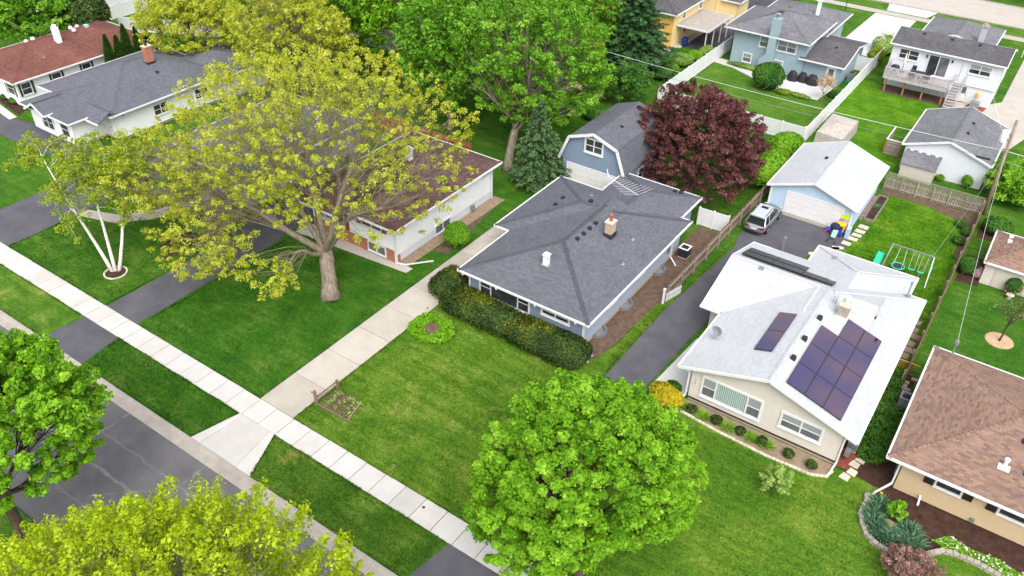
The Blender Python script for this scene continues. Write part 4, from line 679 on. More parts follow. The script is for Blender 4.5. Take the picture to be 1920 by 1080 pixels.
rf=Roof(); rf.block(-40.2,-37.5,109,114,3.2,.33,'y','h','h'); rf.build(h9,'shingle_dark'); w=MB(); walls(w,rect(-41,-38,109.4,113.6),0,3.1,.3); w.build('wall','cream_wall',h9)
t=thing('carport','flat grey carport roof on white posts beside yellow house','carport',(-39,101,0)); MB().box(-41.0,-36.75,97.0,104.5,2.72,2.86).build('roof_sheet','concrete_kerb',t); MB().box(-41.0,-36.7,96.92,96.99,2.66,2.9).box(-36.74,-36.66,96.92,104.6,2.66,2.9).build('fascia','white_trim',t)
for y in (97.3,99.7,102.0,104.2): MB().box(-37.1,-36.98,y-.06,y+.06,0,2.72).build('post','white_trim',t)
# ---------------------------------------------------------------- outbuildings
g=thing('garage','white garage with weathered grey gable roof behind lattice fence','garage',(-5.5,85.2,0)); e=2.6; rf=Roof(); zr=rf.block(-9.37,-1.55,80.4,90.1,e,.34,'y','g','g'); ro=rf.build(g,'shingle_gray',capw=.14); vent(ro,-4.6,86.6,e+3.05*.34); vent(ro,-4.6,83.9,e+3.05*.34)
w=MB(); walls(w,rect(-9.1,-1.85,80.7,89.8),.0,e,.15); gable(w,(-9.1,80.7),(-1.85,80.7),e,[(0,e),(0,e+.08),(.5,zr-.06),(1,e+.08),(1,e)]); w.build('wall','pale_wall',g); window(g,'+x',-1.85,84,1.0,1.0,.8)
t=thing('lean_to_shed','beige resin shed with grey lid roof against white garage','shed',(-7.2,79.7,0)); MB().box(-8.75,-5.8,78.75,80.55,0,1.45).build('body','beige_wall',t); MB().slab([(-8.85,78.6,1.5),(-5.7,78.6,1.5),(-5.7,80.6,2.15),(-8.85,80.6,2.15)],.06).build('lid','shingle_gray',t)
for i in range(4): MB().box(-8.6+i*.75,-8.3+i*.75,80.42,80.58,2.1,2.2).build('hinge','white_trim',t)
g=thing('garage','white garage with brown roof behind the big green maple','garage',(-46,77,0)); e=2.6; rf=Roof(); zr=rf.block(-49.8,-42.4,69.5,77.5,e,.32,'y','h','h'); rf.build(g,'shingle_brown'); w=MB(); walls(w,rect(-49.5,-42.8,69.9,77.1),0,e-.05,.2); w.build('wall','cream_wall',g); pipe(g,[(-42.7,70.0,2.5),(-42.7,70.0,.2),(-41.9,71.0,.1),(-41.2,71.6,.1)])
t=thing('garden_shed','small taupe sided shed with tan hip roof by bare tree','shed',(2.9,67.5,0)); e=2.05; rf=Roof(); rf.block(.85,5.2,64.4,69.9,e,.42,'y','h','h'); ro=rf.build(t,'shingle_tan'); w=MB(); walls(w,rect(1.0,5.0,64.65,69.7),0,e-.02,.16); w.build('wall','beige_wall',t); door(t,'-y',1.9,64.65,.05,1.5,1.75,'beige_wall',trim='beige_wall')
for y in (67.6,68.4): MB().box(1.75,2.05,y,y+.3,2.4,2.62).build('skylight','white_metal',ro)
g=thing('garage','white garage wall with dark roof edge beyond red roofed house','garage',(-111,61,0)); MB().box(-114,-107.5,55,66,0,2.6).build('wall','white_wall',g); rf=Roof(); rf.block(-114.4,-107.1,54.6,66.4,2.6,.3,'y','g','g'); rf.build(g,'shingle_dark')
for nm,x,y,hw in (('white house with brown roof glimpsed between far trees',-74,78,'shingle_brown'),('pale house with grey roof glimpsed behind far green trees',-60,92,'shingle_gray')):
    g=thing('house',nm,'house',(x,y,0)); MB().box(x-6,x+6,y-4.5,y+4.5,0,2.9).build('wall','white_wall',g); rf=Roof(); rf.block(x-6.6,x+6.6,y-5.1,y+5.1,2.9,.32,'x','h','h'); rf.build(g,hw); window(g,'-y',x-3,y-4.5,1,1.6,1.2,(1,1)); window(g,'-y',x+1.5,y-4.5,1,1.6,1.2,(1,1)); window(g,'+x',x+6,y-2,1,1.4,1.2)
# ---------------------------------------------------------------- foliage kit
def quads_obj(name,V,tint,mat,parent,**props):
    """V: (N,4,3) world coordinates, one leaf per row"""
    N=len(V); o=np.array(OFF.get(parent.name,(0,0,0))) if parent else np.zeros(3)
    me=bpy.data.meshes.new(name); me.vertices.add(N*4); me.vertices.foreach_set('co',(V-o).reshape(-1).astype(np.float32))
    me.loops.add(N*4); me.loops.foreach_set('vertex_index',np.arange(N*4,dtype=np.int32)); me.polygons.add(N)
    me.polygons.foreach_set('loop_start',np.arange(0,N*4,4,dtype=np.int32)); me.polygons.foreach_set('loop_total',np.full(N,4,dtype=np.int32))
    me.update(calc_edges=True); at=me.attributes.new('tint','FLOAT','POINT'); at.data.foreach_set('value',np.repeat(np.clip(tint,0,1),4).astype(np.float32))
    me.materials.append(MATS[mat]); ob=bpy.data.objects.new(name,me); col.objects.link(ob)
    if parent: ob.parent=parent; OFF[ob.name]=tuple(o)
    for k,v in props.items(): ob[k]=v
    return ob
def nrmz(a): return a/np.maximum(np.linalg.norm(a,axis=-1,keepdims=True),1e-6)
def leaf_quads(P,Nn,size,rg,asp=.62,fold=.18):
    N=len(P); t=nrmz(np.cross(Nn,rg.normal(size=(N,3)))); b=np.cross(Nn,t); s=(size*np.clip(rg.lognormal(0,.32,(N,1)),.45,2))
    c=Nn*s*fold
    return np.stack([P-t*s*.5,P-b*s*.5*asp+c,P+t*s*.5-c*.6,P+b*s*.5*asp+c],1)
def lobes(rg,n=9,amp=.16):
    D=nrmz(rg.normal(size=(n,3))); A=rg.uniform(-amp,amp,n); return lambda d: 1+(np.clip(d@D.T,0,1)**4)@A
def clump(rg,cent,n,cr,leaf,flat=.62,upw=.7,fing=0,mid=None):
    """leaves spread over the outside of clumps; returns quads"""
    M=len(cent); idx=rg.integers(0,M,n); d=nrmz(rg.normal(size=(n,3))); d[:,2]=np.where(d[:,2]<-.35,-d[:,2],d[:,2])
    rr=cr[idx,None]*rg.uniform(.35,1,(n,1))**.5; off=d*rr; off[:,2]*=flat; P=cent[idx]+off
    if fing: ax=nrmz(nrmz(cent-mid)+np.array([0,0,.45])+rg.normal(size=(M,3))*.25); tq=rg.uniform(-.5,1,(n,1)); P=cent[idx]+off*(1-.45*np.abs(tq))+ax[idx]*tq*cr[idx,None]*fing
    Nn=nrmz(d*.7+np.array([0,0,upw])+rg.normal(size=(n,3))*.45); return P,Nn,idx
def limbs(mb,tb,tt,tr,cent,rg,K,sub,twig=.02,sides=5,sag=0,thick=.5,sb=.26):
    """trunk top tt -> K limbs -> sub-branches -> clump centres"""
    tt=np.array(tt); seeds=[cent[rg.integers(len(cent))]]
    for _ in range(K-1):
        d=np.min([np.linalg.norm(nrmz(cent-tt)-nrmz(s-tt),axis=1) for s in seeds],0); seeds.append(cent[np.argmax(d)])
    own=np.argmin([np.linalg.norm(nrmz(cent-tt)-nrmz(s-tt),axis=1)+.02*np.linalg.norm(cent-s,axis=1) for s in seeds],0)
    def curve(a,b,r0,r1,k=5,bow=.12,sides=sides):
        a,b=np.array(a),np.array(b); L=np.linalg.norm(b-a); w1=rg.normal(size=3)*L*.06; w2=rg.normal(size=3)*L*.035; pts=[]
        for i in range(k):
            t=i/(k-1); q=a+(b-a)*t+w1*math.sin(t*3.1416)*1.2+w2*math.sin(t*6.2832)*1.2+w2[::-1]*.5*math.sin(t*11)*(t<1)+np.array([0,0,L*bow*math.sin(t*3.1416)]); pts.append(q)
        mb.tube(pts,[r0+(r1-r0)*i/(k-1) for i in range(k)],sides,False); return pts
    for k in range(K):
        c=cent[own==k]
        if not len(c): continue
        end=tt+(c.mean(0)-tt)*.72; r0=tr*thick*rg.uniform(.75,1.1); P1=curve(tt-np.array([0,0,.25]),end,r0,r0*.26,8,.1)
        S_=max(1,min(sub,len(c)//2)); ss=c[rg.choice(len(c),S_,replace=False)]; o2=np.argmin([np.linalg.norm(c-s,axis=1) for s in ss],0)
        for j in range(S_):
            cc=c[o2==j]
            if not len(cc): continue
            st=P1[rg.integers(2,len(P1))]; e2=np.array(st)+(cc.mean(0)-np.array(st))*.75; r1=r0*sb*rg.uniform(.8,1.2); P2=curve(st,e2,r1,max(r1*.4,twig),5,.06)
            for q in cc:
                s2=P2[rg.integers(1,len(P2))]; curve(s2,q,max(r1*.3,twig),twig*.5,3,.04,3)
def tree(label,base,crown,rad,n,leaf,mat,bk='bark_gray',tr=.3,split=.35,nc=160,cr=(.55,.95),seed=1,K=6,sub=6,inner=.5,flat=.62,name='tree',cat='tree',grp=None,under=-.55,twigs=0,lob=.16,top=None,twig=.02,bark2=None,upw=.7,thick=.5,sides=8,asp=.62,cut=None,fing=.9,sb=.26,extra=()):
    rg=np.random.default_rng(seed); base=np.array((base[0],base[1],0.)); crown=np.array(crown,float); rad=np.array(rad,float)
    t=thing(name,label,cat,tuple(base),grp); d=nrmz(rg.normal(size=(nc*4,3))); d=d[d[:,2]>under][:nc]; lb=lobes(rg,10,lob)
    rr=(rg.uniform(inner**3,1,len(d))**(1/3))[:,None]; cent=crown+d*rad*rr*lb(d)[:,None]
    cent=cent[cent[:,2]>.5]
    if cut is not None: cent=cent[cut(cent)]
    for ec,er,en in extra: cent=np.concatenate([cent,np.array(ec)+nrmz(rg.normal(size=(en,3)))*rg.uniform(.2,1,(en,1))**.5*np.array(er)])
    crs=rg.uniform(cr[0],cr[1],len(cent)); P,Nn,idx=clump(rg,cent,n,crs,leaf,flat,upw,fing,crown-np.array([0,0,rad[2]*.4]))
    V=leaf_quads(P,Nn,leaf,rg,asp); ct=rg.normal(0,.16,len(cent)); tint=.5+ct[idx]+rg.normal(0,.17,len(P))
    quads_obj('crown',V,tint,mat,t)
    mb=MB(); ht=base[2]+(crown[2]-rad[2]*.3)*split*1.4; tt=np.array([base[0]+(crown[0]-base[0])*.25,base[1]+(crown[1]-base[1])*.25,ht])
    k=7; pts=[base+(tt-base)*(i/(k-1))+np.array([math.sin(i*1.3+seed)*tr*.12,math.cos(i*1.7+seed)*tr*.12,0])*(0<i<k-1) for i in range(k)]
    pts[0]=pts[0]-np.array([0,0,.15]); mb.tube(pts,[tr*1.45,tr*1.08,tr,tr*.95,tr*.93,tr*.95,tr*.8],12)
    mb.build('trunk',bk,t,smooth=True)
    mb=MB(); limbs(mb,base,tt,tr,cent,rg,K,sub,twig,thick=thick,sb=sb)
    if twigs:
        for q in range(twigs):
            i=rg.integers(len(cent)); a=cent[i]+rg.normal(size=3)*crs[i]*.3; b=a+nrmz(rg.normal(size=3)+(cent[i]-crown)/rad*.6)*crs[i]*rg.uniform(.6,1.2); mb.tube([a,(a+b)/2+rg.normal(size=3)*.06,b],[twig*.8,twig*.6,twig*.35],3,False)
    mb.build('branches',bark2 or bk,t,smooth=True); return t
def spruce(label,base,hh,rr,n,mat,seed,droop=.25,tr=.16,bare=.6,name='spruce_tree',lsize=.34,levels=26):
    rg=np.random.default_rng(seed); x,y=base; t=thing(name,label,'tree',(x,y,0)); mb=MB().tube([(x,y,-.1),(x,y,hh*.5),(x,y,hh*.98)],[tr,tr*.6,.02],9); mb.build('trunk','bark_dark',t,smooth=True); bm_=MB(); P=[];Dn=[];T=[]
    tot=0; brs=[]
    for l in range(levels):
        q=l/(levels-1); z=bare+(hh-bare)*q**.92; r_=rr*(1-q)**.8*rg.uniform(.62,1.22)+.12; nb=max(4,int(12*(1-q)+4))
        for k in range(nb):
            a=6.283*(k+rg.uniform(-.3,.3))/nb+l*.7; L=r_*rg.uniform(.75,1.12); brs.append((z,a,L)); tot+=L
    for z,a,L in brs:
        k=max(3,int(n*L/tot)); s=rg.uniform(.12,1,k)**.7; dv=np.array([math.cos(a),math.sin(a),0]); sd=np.array([-dv[1],dv[0],0]); p=np.array([x,y,z])+np.outer(s*L,dv); p[:,2]+=-droop*L*s**1.3+.12*L*(s>.8)*(s-.8)
        w=(1.05-s)*L*.38+.06; off=rg.uniform(-1,1,k)*w; p=p+np.outer(off,sd); p[:,2]-=np.abs(off)*.25; p+=rg.normal(0,.04,(k,3)); P.append(p); dd=np.tile(dv,(k,1))*.75+np.outer(np.sign(off)*.7,sd)+rg.normal(0,.3,(k,3)); dd[:,2]-=.25; Dn.append(nrmz(dd)); T.append(.28+.5*s+rg.normal(0,.16,k))
        bm_.tube([(x,y,z),tuple(np.array([x,y,z])+dv*L*.55-np.array([0,0,droop*L*.45])),tuple(np.array([x,y,z])+dv*L*.95-np.array([0,0,droop*L*.9]))],[.04,.025,.01],3,False)
    P=np.concatenate(P);D=np.concatenate(Dn);T=np.concatenate(T); N=len(P); upv=nrmz(np.array([0,0,1.])+rg.normal(0,.45,(N,3))); b=nrmz(np.cross(D,upv)); s=lsize*rg.uniform(.6,1.3,(N,1)); V=np.stack([P-D*s*.5,P-b*s*.17,P+D*s*.55,P+b*s*.17],1); quads_obj('crown',V,T,mat,t); bm_.build('branches','bark_dark',t); return t
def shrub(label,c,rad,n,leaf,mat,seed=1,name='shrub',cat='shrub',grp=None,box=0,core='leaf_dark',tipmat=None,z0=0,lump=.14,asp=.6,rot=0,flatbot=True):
    """dense bush: leaves on a lumpy shell around an inner mass of twigs and leaves; box>0 squares it off"""
    rg=np.random.default_rng(seed); c=np.array((c[0],c[1],z0),float); rad=np.array(rad,float); t=thing(name,label,cat,tuple(c),grp); lb=lobes(rg,14,lump); d=nrmz(rg.normal(size=(n,3))); d[:,2]=np.abs(d[:,2])*np.where(rg.random(n)<.85,1,-.4)
    def shape(d):
        e=2+box*6; den=(np.abs(d)**e).sum(1)**(1/e); return d/den[:,None]*lb(d)[:,None]
    q=shape(d)*(rg.uniform(.82,1.03,n)[:,None]); P=q*rad*np.array([1,1,.5])+np.array([0,0,rad[2]*.5]); P[:,2]=np.maximum(P[:,2],.03)
    ca,sa=math.cos(rot),math.sin(rot); P=np.stack([P[:,0]*ca-P[:,1]*sa,P[:,0]*sa+P[:,1]*ca,P[:,2]],1)
    dw=np.stack([d[:,0]*ca-d[:,1]*sa,d[:,0]*sa+d[:,1]*ca,d[:,2]],1); Nn=nrmz(dw+np.array([0,0,.35])+rg.normal(size=(n,3))*.5); tint=.42+.1*np.sin(P[:,0]*2.1+seed)+.1*np.sin(P[:,1]*2.7+P[:,0]*1.3)+rg.normal(0,.2,n)
    V=leaf_quads(P+c,Nn,leaf,rg,asp)
    if tipmat:
        sel=(P[:,2]>rad[2]*.62)&(rg.random(n)<np.clip(.02+1.5*tipmat[1]*np.sin(P[:,0]*.8+tipmat[2])+.5*np.sin(P[:,1]*1.4-P[:,0]*.4)+.25*np.sin(P[:,0]*3.1+P[:,1]*2.3),0,.8)); quads_obj('foliage',V[~sel],tint[~sel],mat,t); quads_obj('new_growth',V[sel],tint[sel],tipmat[0],t)
    else: quads_obj('foliage',V,tint,mat,t)
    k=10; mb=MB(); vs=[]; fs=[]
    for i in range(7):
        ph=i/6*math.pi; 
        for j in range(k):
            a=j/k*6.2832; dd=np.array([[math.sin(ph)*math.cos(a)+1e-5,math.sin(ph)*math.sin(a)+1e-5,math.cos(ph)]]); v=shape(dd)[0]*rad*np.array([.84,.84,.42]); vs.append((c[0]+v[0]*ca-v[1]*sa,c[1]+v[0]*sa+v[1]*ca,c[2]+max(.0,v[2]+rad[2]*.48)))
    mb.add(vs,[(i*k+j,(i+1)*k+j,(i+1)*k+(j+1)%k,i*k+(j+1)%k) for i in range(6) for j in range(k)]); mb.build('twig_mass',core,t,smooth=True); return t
def blades(name,label,cat,c,rad,n,ln,mat,seed,grp=None,wid=.06,spread=.8,kind=None):
    rg=np.random.default_rng(seed); t=thing(name,label,cat,(c[0],c[1],0),grp); a=rg.uniform(0,6.283,n); r_=np.sqrt(rg.random(n)); P=np.stack([c[0]+r_*rad[0]*np.cos(a),c[1]+r_*rad[1]*np.sin(a),np.full(n,.03)],1); D=nrmz(np.stack([np.cos(a)*spread*r_,np.sin(a)*spread*r_,np.ones(n)*.8],1)+rg.normal(0,.3,(n,3))); D[:,2]=np.abs(D[:,2])+.25; L=ln*rg.uniform(.6,1.2,(n,1)); b=nrmz(np.cross(D,rg.normal(size=(n,3))))*wid/2; M_=P+D*L*.6; E_=P+D*L; E_[:,2]-=L[:,0]*.25; E_+=np.stack([np.cos(a),np.sin(a),0*a],1)*L*.2
    V=np.stack([P,M_-b,E_,M_+b],1); quads_obj('leaves',V,.5+rg.normal(0,.22,n),mat,t); return t
def mass(name,label,cat,pts,n,leaf,mat,seed,zr=(.05,.3),kind=None,flower=None):
    """low leafy ground cover filling a polygon"""
    rg=np.random.default_rng(seed); xs=[p_[0] for p_ in pts]; ys=[p_[1] for p_ in pts]; P=np.stack([rg.uniform(min(xs),max(xs),n*3),rg.uniform(min(ys),max(ys),n*3)],1); ins=np.zeros(len(P),bool); j=len(pts)-1
    for i in range(len(pts)):
        (xi,yi),(xj,yj)=pts[i],pts[j]; ins^=((yi>P[:,1])!=(yj>P[:,1]))&(P[:,0]<(xj-xi)*(P[:,1]-yi)/(yj-yi+1e-9)+xi); j=i
    P=P[ins][:n]; n=len(P); hz=zr[0]+(zr[1]-zr[0])*(.5+.3*np.sin(P[:,0]*3.1+P[:,1])+.3*np.sin(P[:,1]*4.3-P[:,0]*1.2))*rg.uniform(.5,1.2,n); P3=np.column_stack([P,np.maximum(hz,.04)]); Nn=nrmz(np.array([0,0,1.])+rg.normal(size=(n,3))*.5); c=((min(xs)+max(xs))/2,(min(ys)+max(ys))/2,0); t=thing(name,label,cat,c)
    if kind: t['kind']=kind
    quads_obj('leaves',leaf_quads(P3,Nn,leaf,rg),.5+rg.normal(0,.22,n),mat,t)
    if flower:
        k=flower[1]; i=rg.choice(n,k); Q=P3[i]+np.array([0,0,.12]); quads_obj('flowers',leaf_quads(Q,nrmz(np.array([0,0,1.])+rg.normal(size=(k,3))*.4),flower[2],rg,1),rg.random(k),flower[0],t)
    return t
# ---------------------------------------------------------------- trees
tree('round dense green maple beside the driveway in front lawn of beige house',(-11.0,23.4),(-11.5,24.0,6.0),(5.4,5.3,5.0),130000,.135,'leaf_green','bark_dark',.26,.4,900,(.25,.54),11,7,9,.58,name='maple_tree',twigs=900,lob=.36,upw=.9,asp=.85)
tree('green maple at the kerb with dense crown over the asphalt street',(-35.9,8.0),(-36.0,9.3,8.2),(4.9,4.8,4.9),78000,.145,'leaf_green','bark_dark',.28,.5,620,(.26,.56),21,7,7,.5,name='maple_tree',lob=.16,upw=.6,asp=.85)
tree('lime yellow tree with fine twigs leaning over the street kerb',(-18.6,6.2),(-18.6,7.2,9.4),(9.6,5.8,4.6),108000,.125,'leaf_lime','bark_twig',.22,.4,1700,(.18,.42),31,9,10,.25,name='street_tree',twigs=1500,lob=.42,twig=.013,upw=.4,flat=1.15,fing=2.0)
def bigcut(c):
    d=np.hypot(c[:,0]+38.5,c[:,1]-33.2); r_=np.random.default_rng(3).random(len(c)); k=~((c[:,2]<7.2)&(d<6.5)); k&=~((c[:,0]>-40)&(c[:,1]>34)&(c[:,2]<11)&(r_<.6)); k&=~((c[:,1]<31)&(c[:,0]>-36)); return k
tree('wide yellow green tree with stout pale trunk on lawn before brown roof house',(-38.47,33.2),(-42.6,37.2,9.4),(13.2,11.4,7.7),100000,.145,'leaf_yellow','bark_gray',.58,.33,1900,(.18,.44),41,7,18,.34,name='shade_tree',under=-.85,twigs=5000,lob=.26,twig=.009,bark2='bark_twig',upw=.45,flat=1.0,thick=.5,sb=.13,cut=bigcut,extra=[((-53,31,6.6),(6.5,4.6,3),420),((-45,28,4.9),(4.6,3.4,2.0),170),((-38.2,28,4.9),(2.2,1.8,1.4),40)])
tree('yellow green tree behind grey house, next to the wide tree',(-63.5,55.0),(-64,55,8.0),(7.2,6.4,5.2),30000,.2,'leaf_yellow','bark_gray',.3,.35,520,(.3,.6),42,7,9,.4,name='shade_tree',twigs=1400,lob=.24,twig=.016,bark2='bark_twig',upw=.45,flat=1.0)
tree('tall bright green maple behind brown roof house with drooping leafy branches',(-39.3,57.4),(-39.9,62.8,9.2),(7.0,7.0,6.6),70000,.2,'leaf_green2','bark_gray',.42,.35,640,(.35,.7),51,9,9,.4,name='maple_tree',lob=.28,twigs=900,under=-.9,upw=.5,flat=.9,asp=.8)
tree('dark red leaved maple between grey garage and pale blue garage',(-23.6,65.0),(-23.9,65.6,4.5),(6.9,5.9,4.8),95000,.145,'leaf_red','bark_dark',.26,.3,850,(.25,.55),61,8,9,.45,name='red_maple',lob=.26,twigs=900,under=-.75,upw=.5,asp=.85)
tree('loose yellow green tree by red roofed house and white fence',(-82.0,56.0),(-81.5,56.0,5.4),(6.4,6.0,4.8),28000,.2,'leaf_yellow','bark_dark',.24,.35,420,(.35,.7),71,7,8,.35,name='garden_tree',lob=.25,twigs=700,upw=.5,flat=.9)
for i,(b,c,r_,mt,lab) in enumerate([((-69,64),(-69,64,8),(6.8,6.2,6),'leaf_green2','leafy green tree between two yellow green trees, behind grey house'),((-59,66),(-59,66,9),(6.8,6.4,6.6),'leaf_green','tall green tree close behind the wide yellow green tree'),((-50.5,69),(-50.5,69.5,9),(6.4,6.2,6.6),'leaf_green2','green tree between the reddish fence and the tall bright maple'),((-72,84),(-72,86,8),(7,6,6),'leaf_green2','far green tree by the house with brown roof'),((-58,101),(-58,101,8),(6,6,6),'leaf_green2','far green tree beside the golden yellow house'),((-88,72),(-88,72,6),(6,6,5),'leaf_green2','far green tree beyond the white fence'),((-64,76),(-64,76,8.5),(6.5,6,6.2),'leaf_green2','green tree behind the first row, by house with brown roof'),((-55,82),(-55,82,9),(6.5,6,6.4),'leaf_green','green tree behind the first row, by pale far house'),((-47,84),(-47,84,8),(5,5,6),'leaf_green2','green tree between the large spruce and brown roofed garage'),((-79,67),(-79,67,7),(6,5.6,5.4),'leaf_green','green tree behind the loose yellow tree'),((-48.5,60.5),(-48.8,61,8.2),(4.6,4.4,5.4),'leaf_green2','slimmer green tree just behind the reddish board fence')]):
    tree(lab,b,c,r_,17500,.3,mt,'bark_gray',.3,.4,300,(.5,.9),80+i,6,7,.4,name='garden_tree',lob=.38,twigs=300,upw=.5,flat=.85,under=-.8,fing=1.4)
tree('bright green rounded tree left of red roofed house',(-100.5,47.5),(-100.5,47.5,4.2),(4.6,4.4,3.6),20000,.3,'leaf_green2','bark_dark',.2,.3,170,(.5,.9),91,6,5,.45,name='garden_tree')
shrub('tall dark evergreen shrub behind red roofed house',(-99,53.2),(2.9,2.9,6.2),9000,.28,'leaf_yew',92,'evergreen_shrub')
tree('yellow leafed branch tips of street tree beyond the back road',(-4,148),(-4,146.5,6.5),(5,5,4),9000,.4,'leaf_lime','bark_dark',.2,.4,90,(.5,.9),93,5,5,.4,name='street_tree')
# birch with three white stems in a mulch ring
t=thing('birch_tree','three stemmed white birch in ringed mulch bed on left lawn','birch tree',(-53.8,25.7,0)); rg=np.random.default_rng(7); mb=MB(); tips=[]
for tx,ty,hh in ((-59.6,25.8,8.5),(-57.9,28.0,8.8),(-55.5,30.4,8.8)):
    a=np.array([-53.85+(tx+55)*.07,25.7+(ty-27)*.07,-.1]); b=np.array([tx,ty,hh]); pts=[a+(b-a)*q+np.array([math.sin(q*5+tx)*.28*q,math.cos(q*4)*.22*q,0]) for q in np.linspace(0,1,9)]; mb.tube(pts,[.15-.12*q for q in np.linspace(0,1,9)],8)
    for q in (.62,.7,.78,.86,.92,.97,1.0,1.02): tips.append(a+(b-a)*q+rg.normal(0,.25,3))
    for k in range(14):
        q=rg.uniform(.45,.98); s=a+(b-a)*q; an=rg.uniform(0,6.283); L=rg.uniform(1.4,3.6)*(1.25-q*.5); e_=s+np.array([math.cos(an)*L,math.sin(an)*L,rg.uniform(.1,1.3)]); mb.tube([s,(s+e_)/2+np.array([0,0,.2]),e_],[.045*(1.3-q),.028,.01],4,False); tips.append(e_); tips.append((s+e_)/2+np.array([0,0,.2]))
        for _ in range(3): w2=e_+np.array([*rg.normal(0,.6,2),rg.uniform(-1.1,-.2)]); mb.tube([e_,(e_+w2)/2+np.array([0,0,.15]),w2],[.012,.009,.005],3,False); tips.append(w2)
mb.build('stems','bark_birch',t,smooth=True); cent=np.array(tips); P,Nn,idx=clump(rg,cent,16500,rg.uniform(.3,.7,len(cent)),.15,1.0,.4); quads_obj('crown',leaf_quads(P,Nn,.16,rg),.5+rg.normal(0,.2,len(P)),'leaf_birch',t)
mr=thing('tree_ring','dark mulch ring edged with pale bricks around birch stems','mulch ring',(-53.85,25.65,0)); MB().cyl(-53.85,25.65,0,.05,.78,.7,24).build('mulch','mulch_dark',mr)
b=unit(MB().box(-.09,.09,-.06,.06,0,.09),'brick','stone_pale',mr); copies(b,[((-53.85+.82*math.cos(a*6.2832/26),25.65+.82*math.sin(a*6.2832/26),.015),a*6.2832/26+1.57) for a in range(26)],mr)
# conifers
spruce('dark spruce with bare foot beside grey gambrel garage',(-35.6,57.0),8.3,2.7,15000,'needle_spruce',3,.28,.16,1.0); spruce('large dense green spruce before yellow house',(-41.5,86.5),14.5,5.2,30000,'needle_green',5,.18,.26,.4,lsize=.46,levels=34)
for i,(x,y,hh,r_,lab) in enumerate(((-86.25,47.9,5.2,.75,'slim arborvitae at the red roof end of the arborvitae row'),(-85.9,48.9,4.9,.75,'second arborvitae from the red roof in the arborvitae row'),(-85.9,50.0,5.8,.85,'tallest arborvitae in the middle of the arborvitae row'),(-85.3,51.0,5.4,.8,'broad arborvitae next to the tallest one in the row'),(-85.0,52.1,4.8,.8,'arborvitae at the yellow tree end of the arborvitae row'))):
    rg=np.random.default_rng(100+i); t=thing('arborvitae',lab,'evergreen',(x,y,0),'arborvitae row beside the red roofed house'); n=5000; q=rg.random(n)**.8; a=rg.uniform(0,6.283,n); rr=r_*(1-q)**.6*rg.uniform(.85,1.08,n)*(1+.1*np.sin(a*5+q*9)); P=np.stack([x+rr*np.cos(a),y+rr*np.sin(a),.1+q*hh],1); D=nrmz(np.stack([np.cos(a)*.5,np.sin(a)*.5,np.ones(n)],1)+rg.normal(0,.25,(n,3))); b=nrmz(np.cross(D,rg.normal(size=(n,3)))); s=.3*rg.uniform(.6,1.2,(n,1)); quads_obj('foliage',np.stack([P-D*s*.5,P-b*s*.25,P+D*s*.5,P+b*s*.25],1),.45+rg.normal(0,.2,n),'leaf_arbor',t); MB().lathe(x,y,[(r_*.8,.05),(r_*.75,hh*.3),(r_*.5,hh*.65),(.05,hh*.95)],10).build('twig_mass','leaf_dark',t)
# hedge of yew before the slate-roofed house: three clipped lengths
shrub('dark clipped yew at the driveway end of the long hedge',(-31.6,38.9),(1.1,1.5,1.7),6500,.13,'leaf_yew',1,'hedge','hedge',box=.35,tipmat=('leaf_yewtip',.1,2.)); shrub('long clipped yew hedge under the picture window, yellow tipped',(-28.0,37.75),(3.1,1.25,1.45),17000,.13,'leaf_yew',2,'hedge','hedge',box=.55,tipmat=('leaf_yewtip',.4,1.6)); shrub('clipped yew hedge under the small window, yellow growth on top',(-22.35,37.65),(3.05,1.3,1.5),17000,.13,'leaf_yew',3,'hedge','hedge',box=.55,tipmat=('leaf_yewtip',.45,2.9))
shrub('round bright green bush between white wall and concrete drive',(-35.15,44.3),(1.05,1.05,2.1),7000,.14,'leaf_bright',4,tipmat=('leaf_shrub',.2,0),lump=.16); shrub('golden yellow bush at corner of beige house',(-13.2,37.9),(1.15,.85,1.1),4200,.13,'leaf_gold',5,core='leaf_shrub',lump=.22); shrub('small green plant behind the golden bush',(-13.2,39.3),(.5,.4,.5),700,.16,'leaf_shrub',6)
shrub('yellow green bush row beside the pale blue garage',(-18.6,70.4),(1.6,3.0,2.7),12000,.2,'leaf_bright',7,lump=.25); shrub('bright bush behind the pale blue garage near white fence',(-18.9,75.6),(1.7,2.2,2.6),8000,.2,'leaf_bright',8,lump=.25); shrub('round green bush on lawn beside blue house patio',(-26.6,91.3),(1.75,1.6,3.1),9000,.2,'leaf_shrub',9)
for i,(x,y,r_,hh,mt,lab) in enumerate(((-36.4,96.6,1.0,1.2,'leaf_pale','pale shrub by carport post, end of the white fence row'),(-36.9,94.2,1.0,1.2,'leaf_bright','lime shrub next to the pale shrub along white fence'),(-37.5,91.8,1.2,1.3,'leaf_pale','greyish shrub in the middle of white fence row'),(-37.8,89.2,1.0,1.1,'leaf_bright','lime shrub between greyish shrub and spruce'),(-37.4,86.4,1.3,1.5,'leaf_shrub','dark green shrub beneath the large spruce'))): shrub(lab,(x,y),(r_,r_,hh),2600,.18,mt,20+i,grp='shrubs along the white fence')
tree('lilac with pale flower heads behind gambrel garage',(-38.2,77.2),(-37.8,77.6,2.2),(2.6,2.4,1.9),9000,.2,'leaf_shrub','bark_twig',.07,.3,90,(.4,.7),95,5,4,.3,name='lilac_bush',cat='shrub'); shrub('small shrub at edge of lawn behind gambrel garage',(-38.6,71.8),(.9,.8,.9),1500,.17,'leaf_shrub',31); tree('young willowy shrub beside the brown roofed white garage',(-43.6,80.5),(-43.6,80.5,2.8),(1.6,1.6,2.2),5000,.2,'leaf_birch','bark_twig',.06,.3,60,(.3,.6),96,5,3,.2,name='young_tree',cat='shrub')
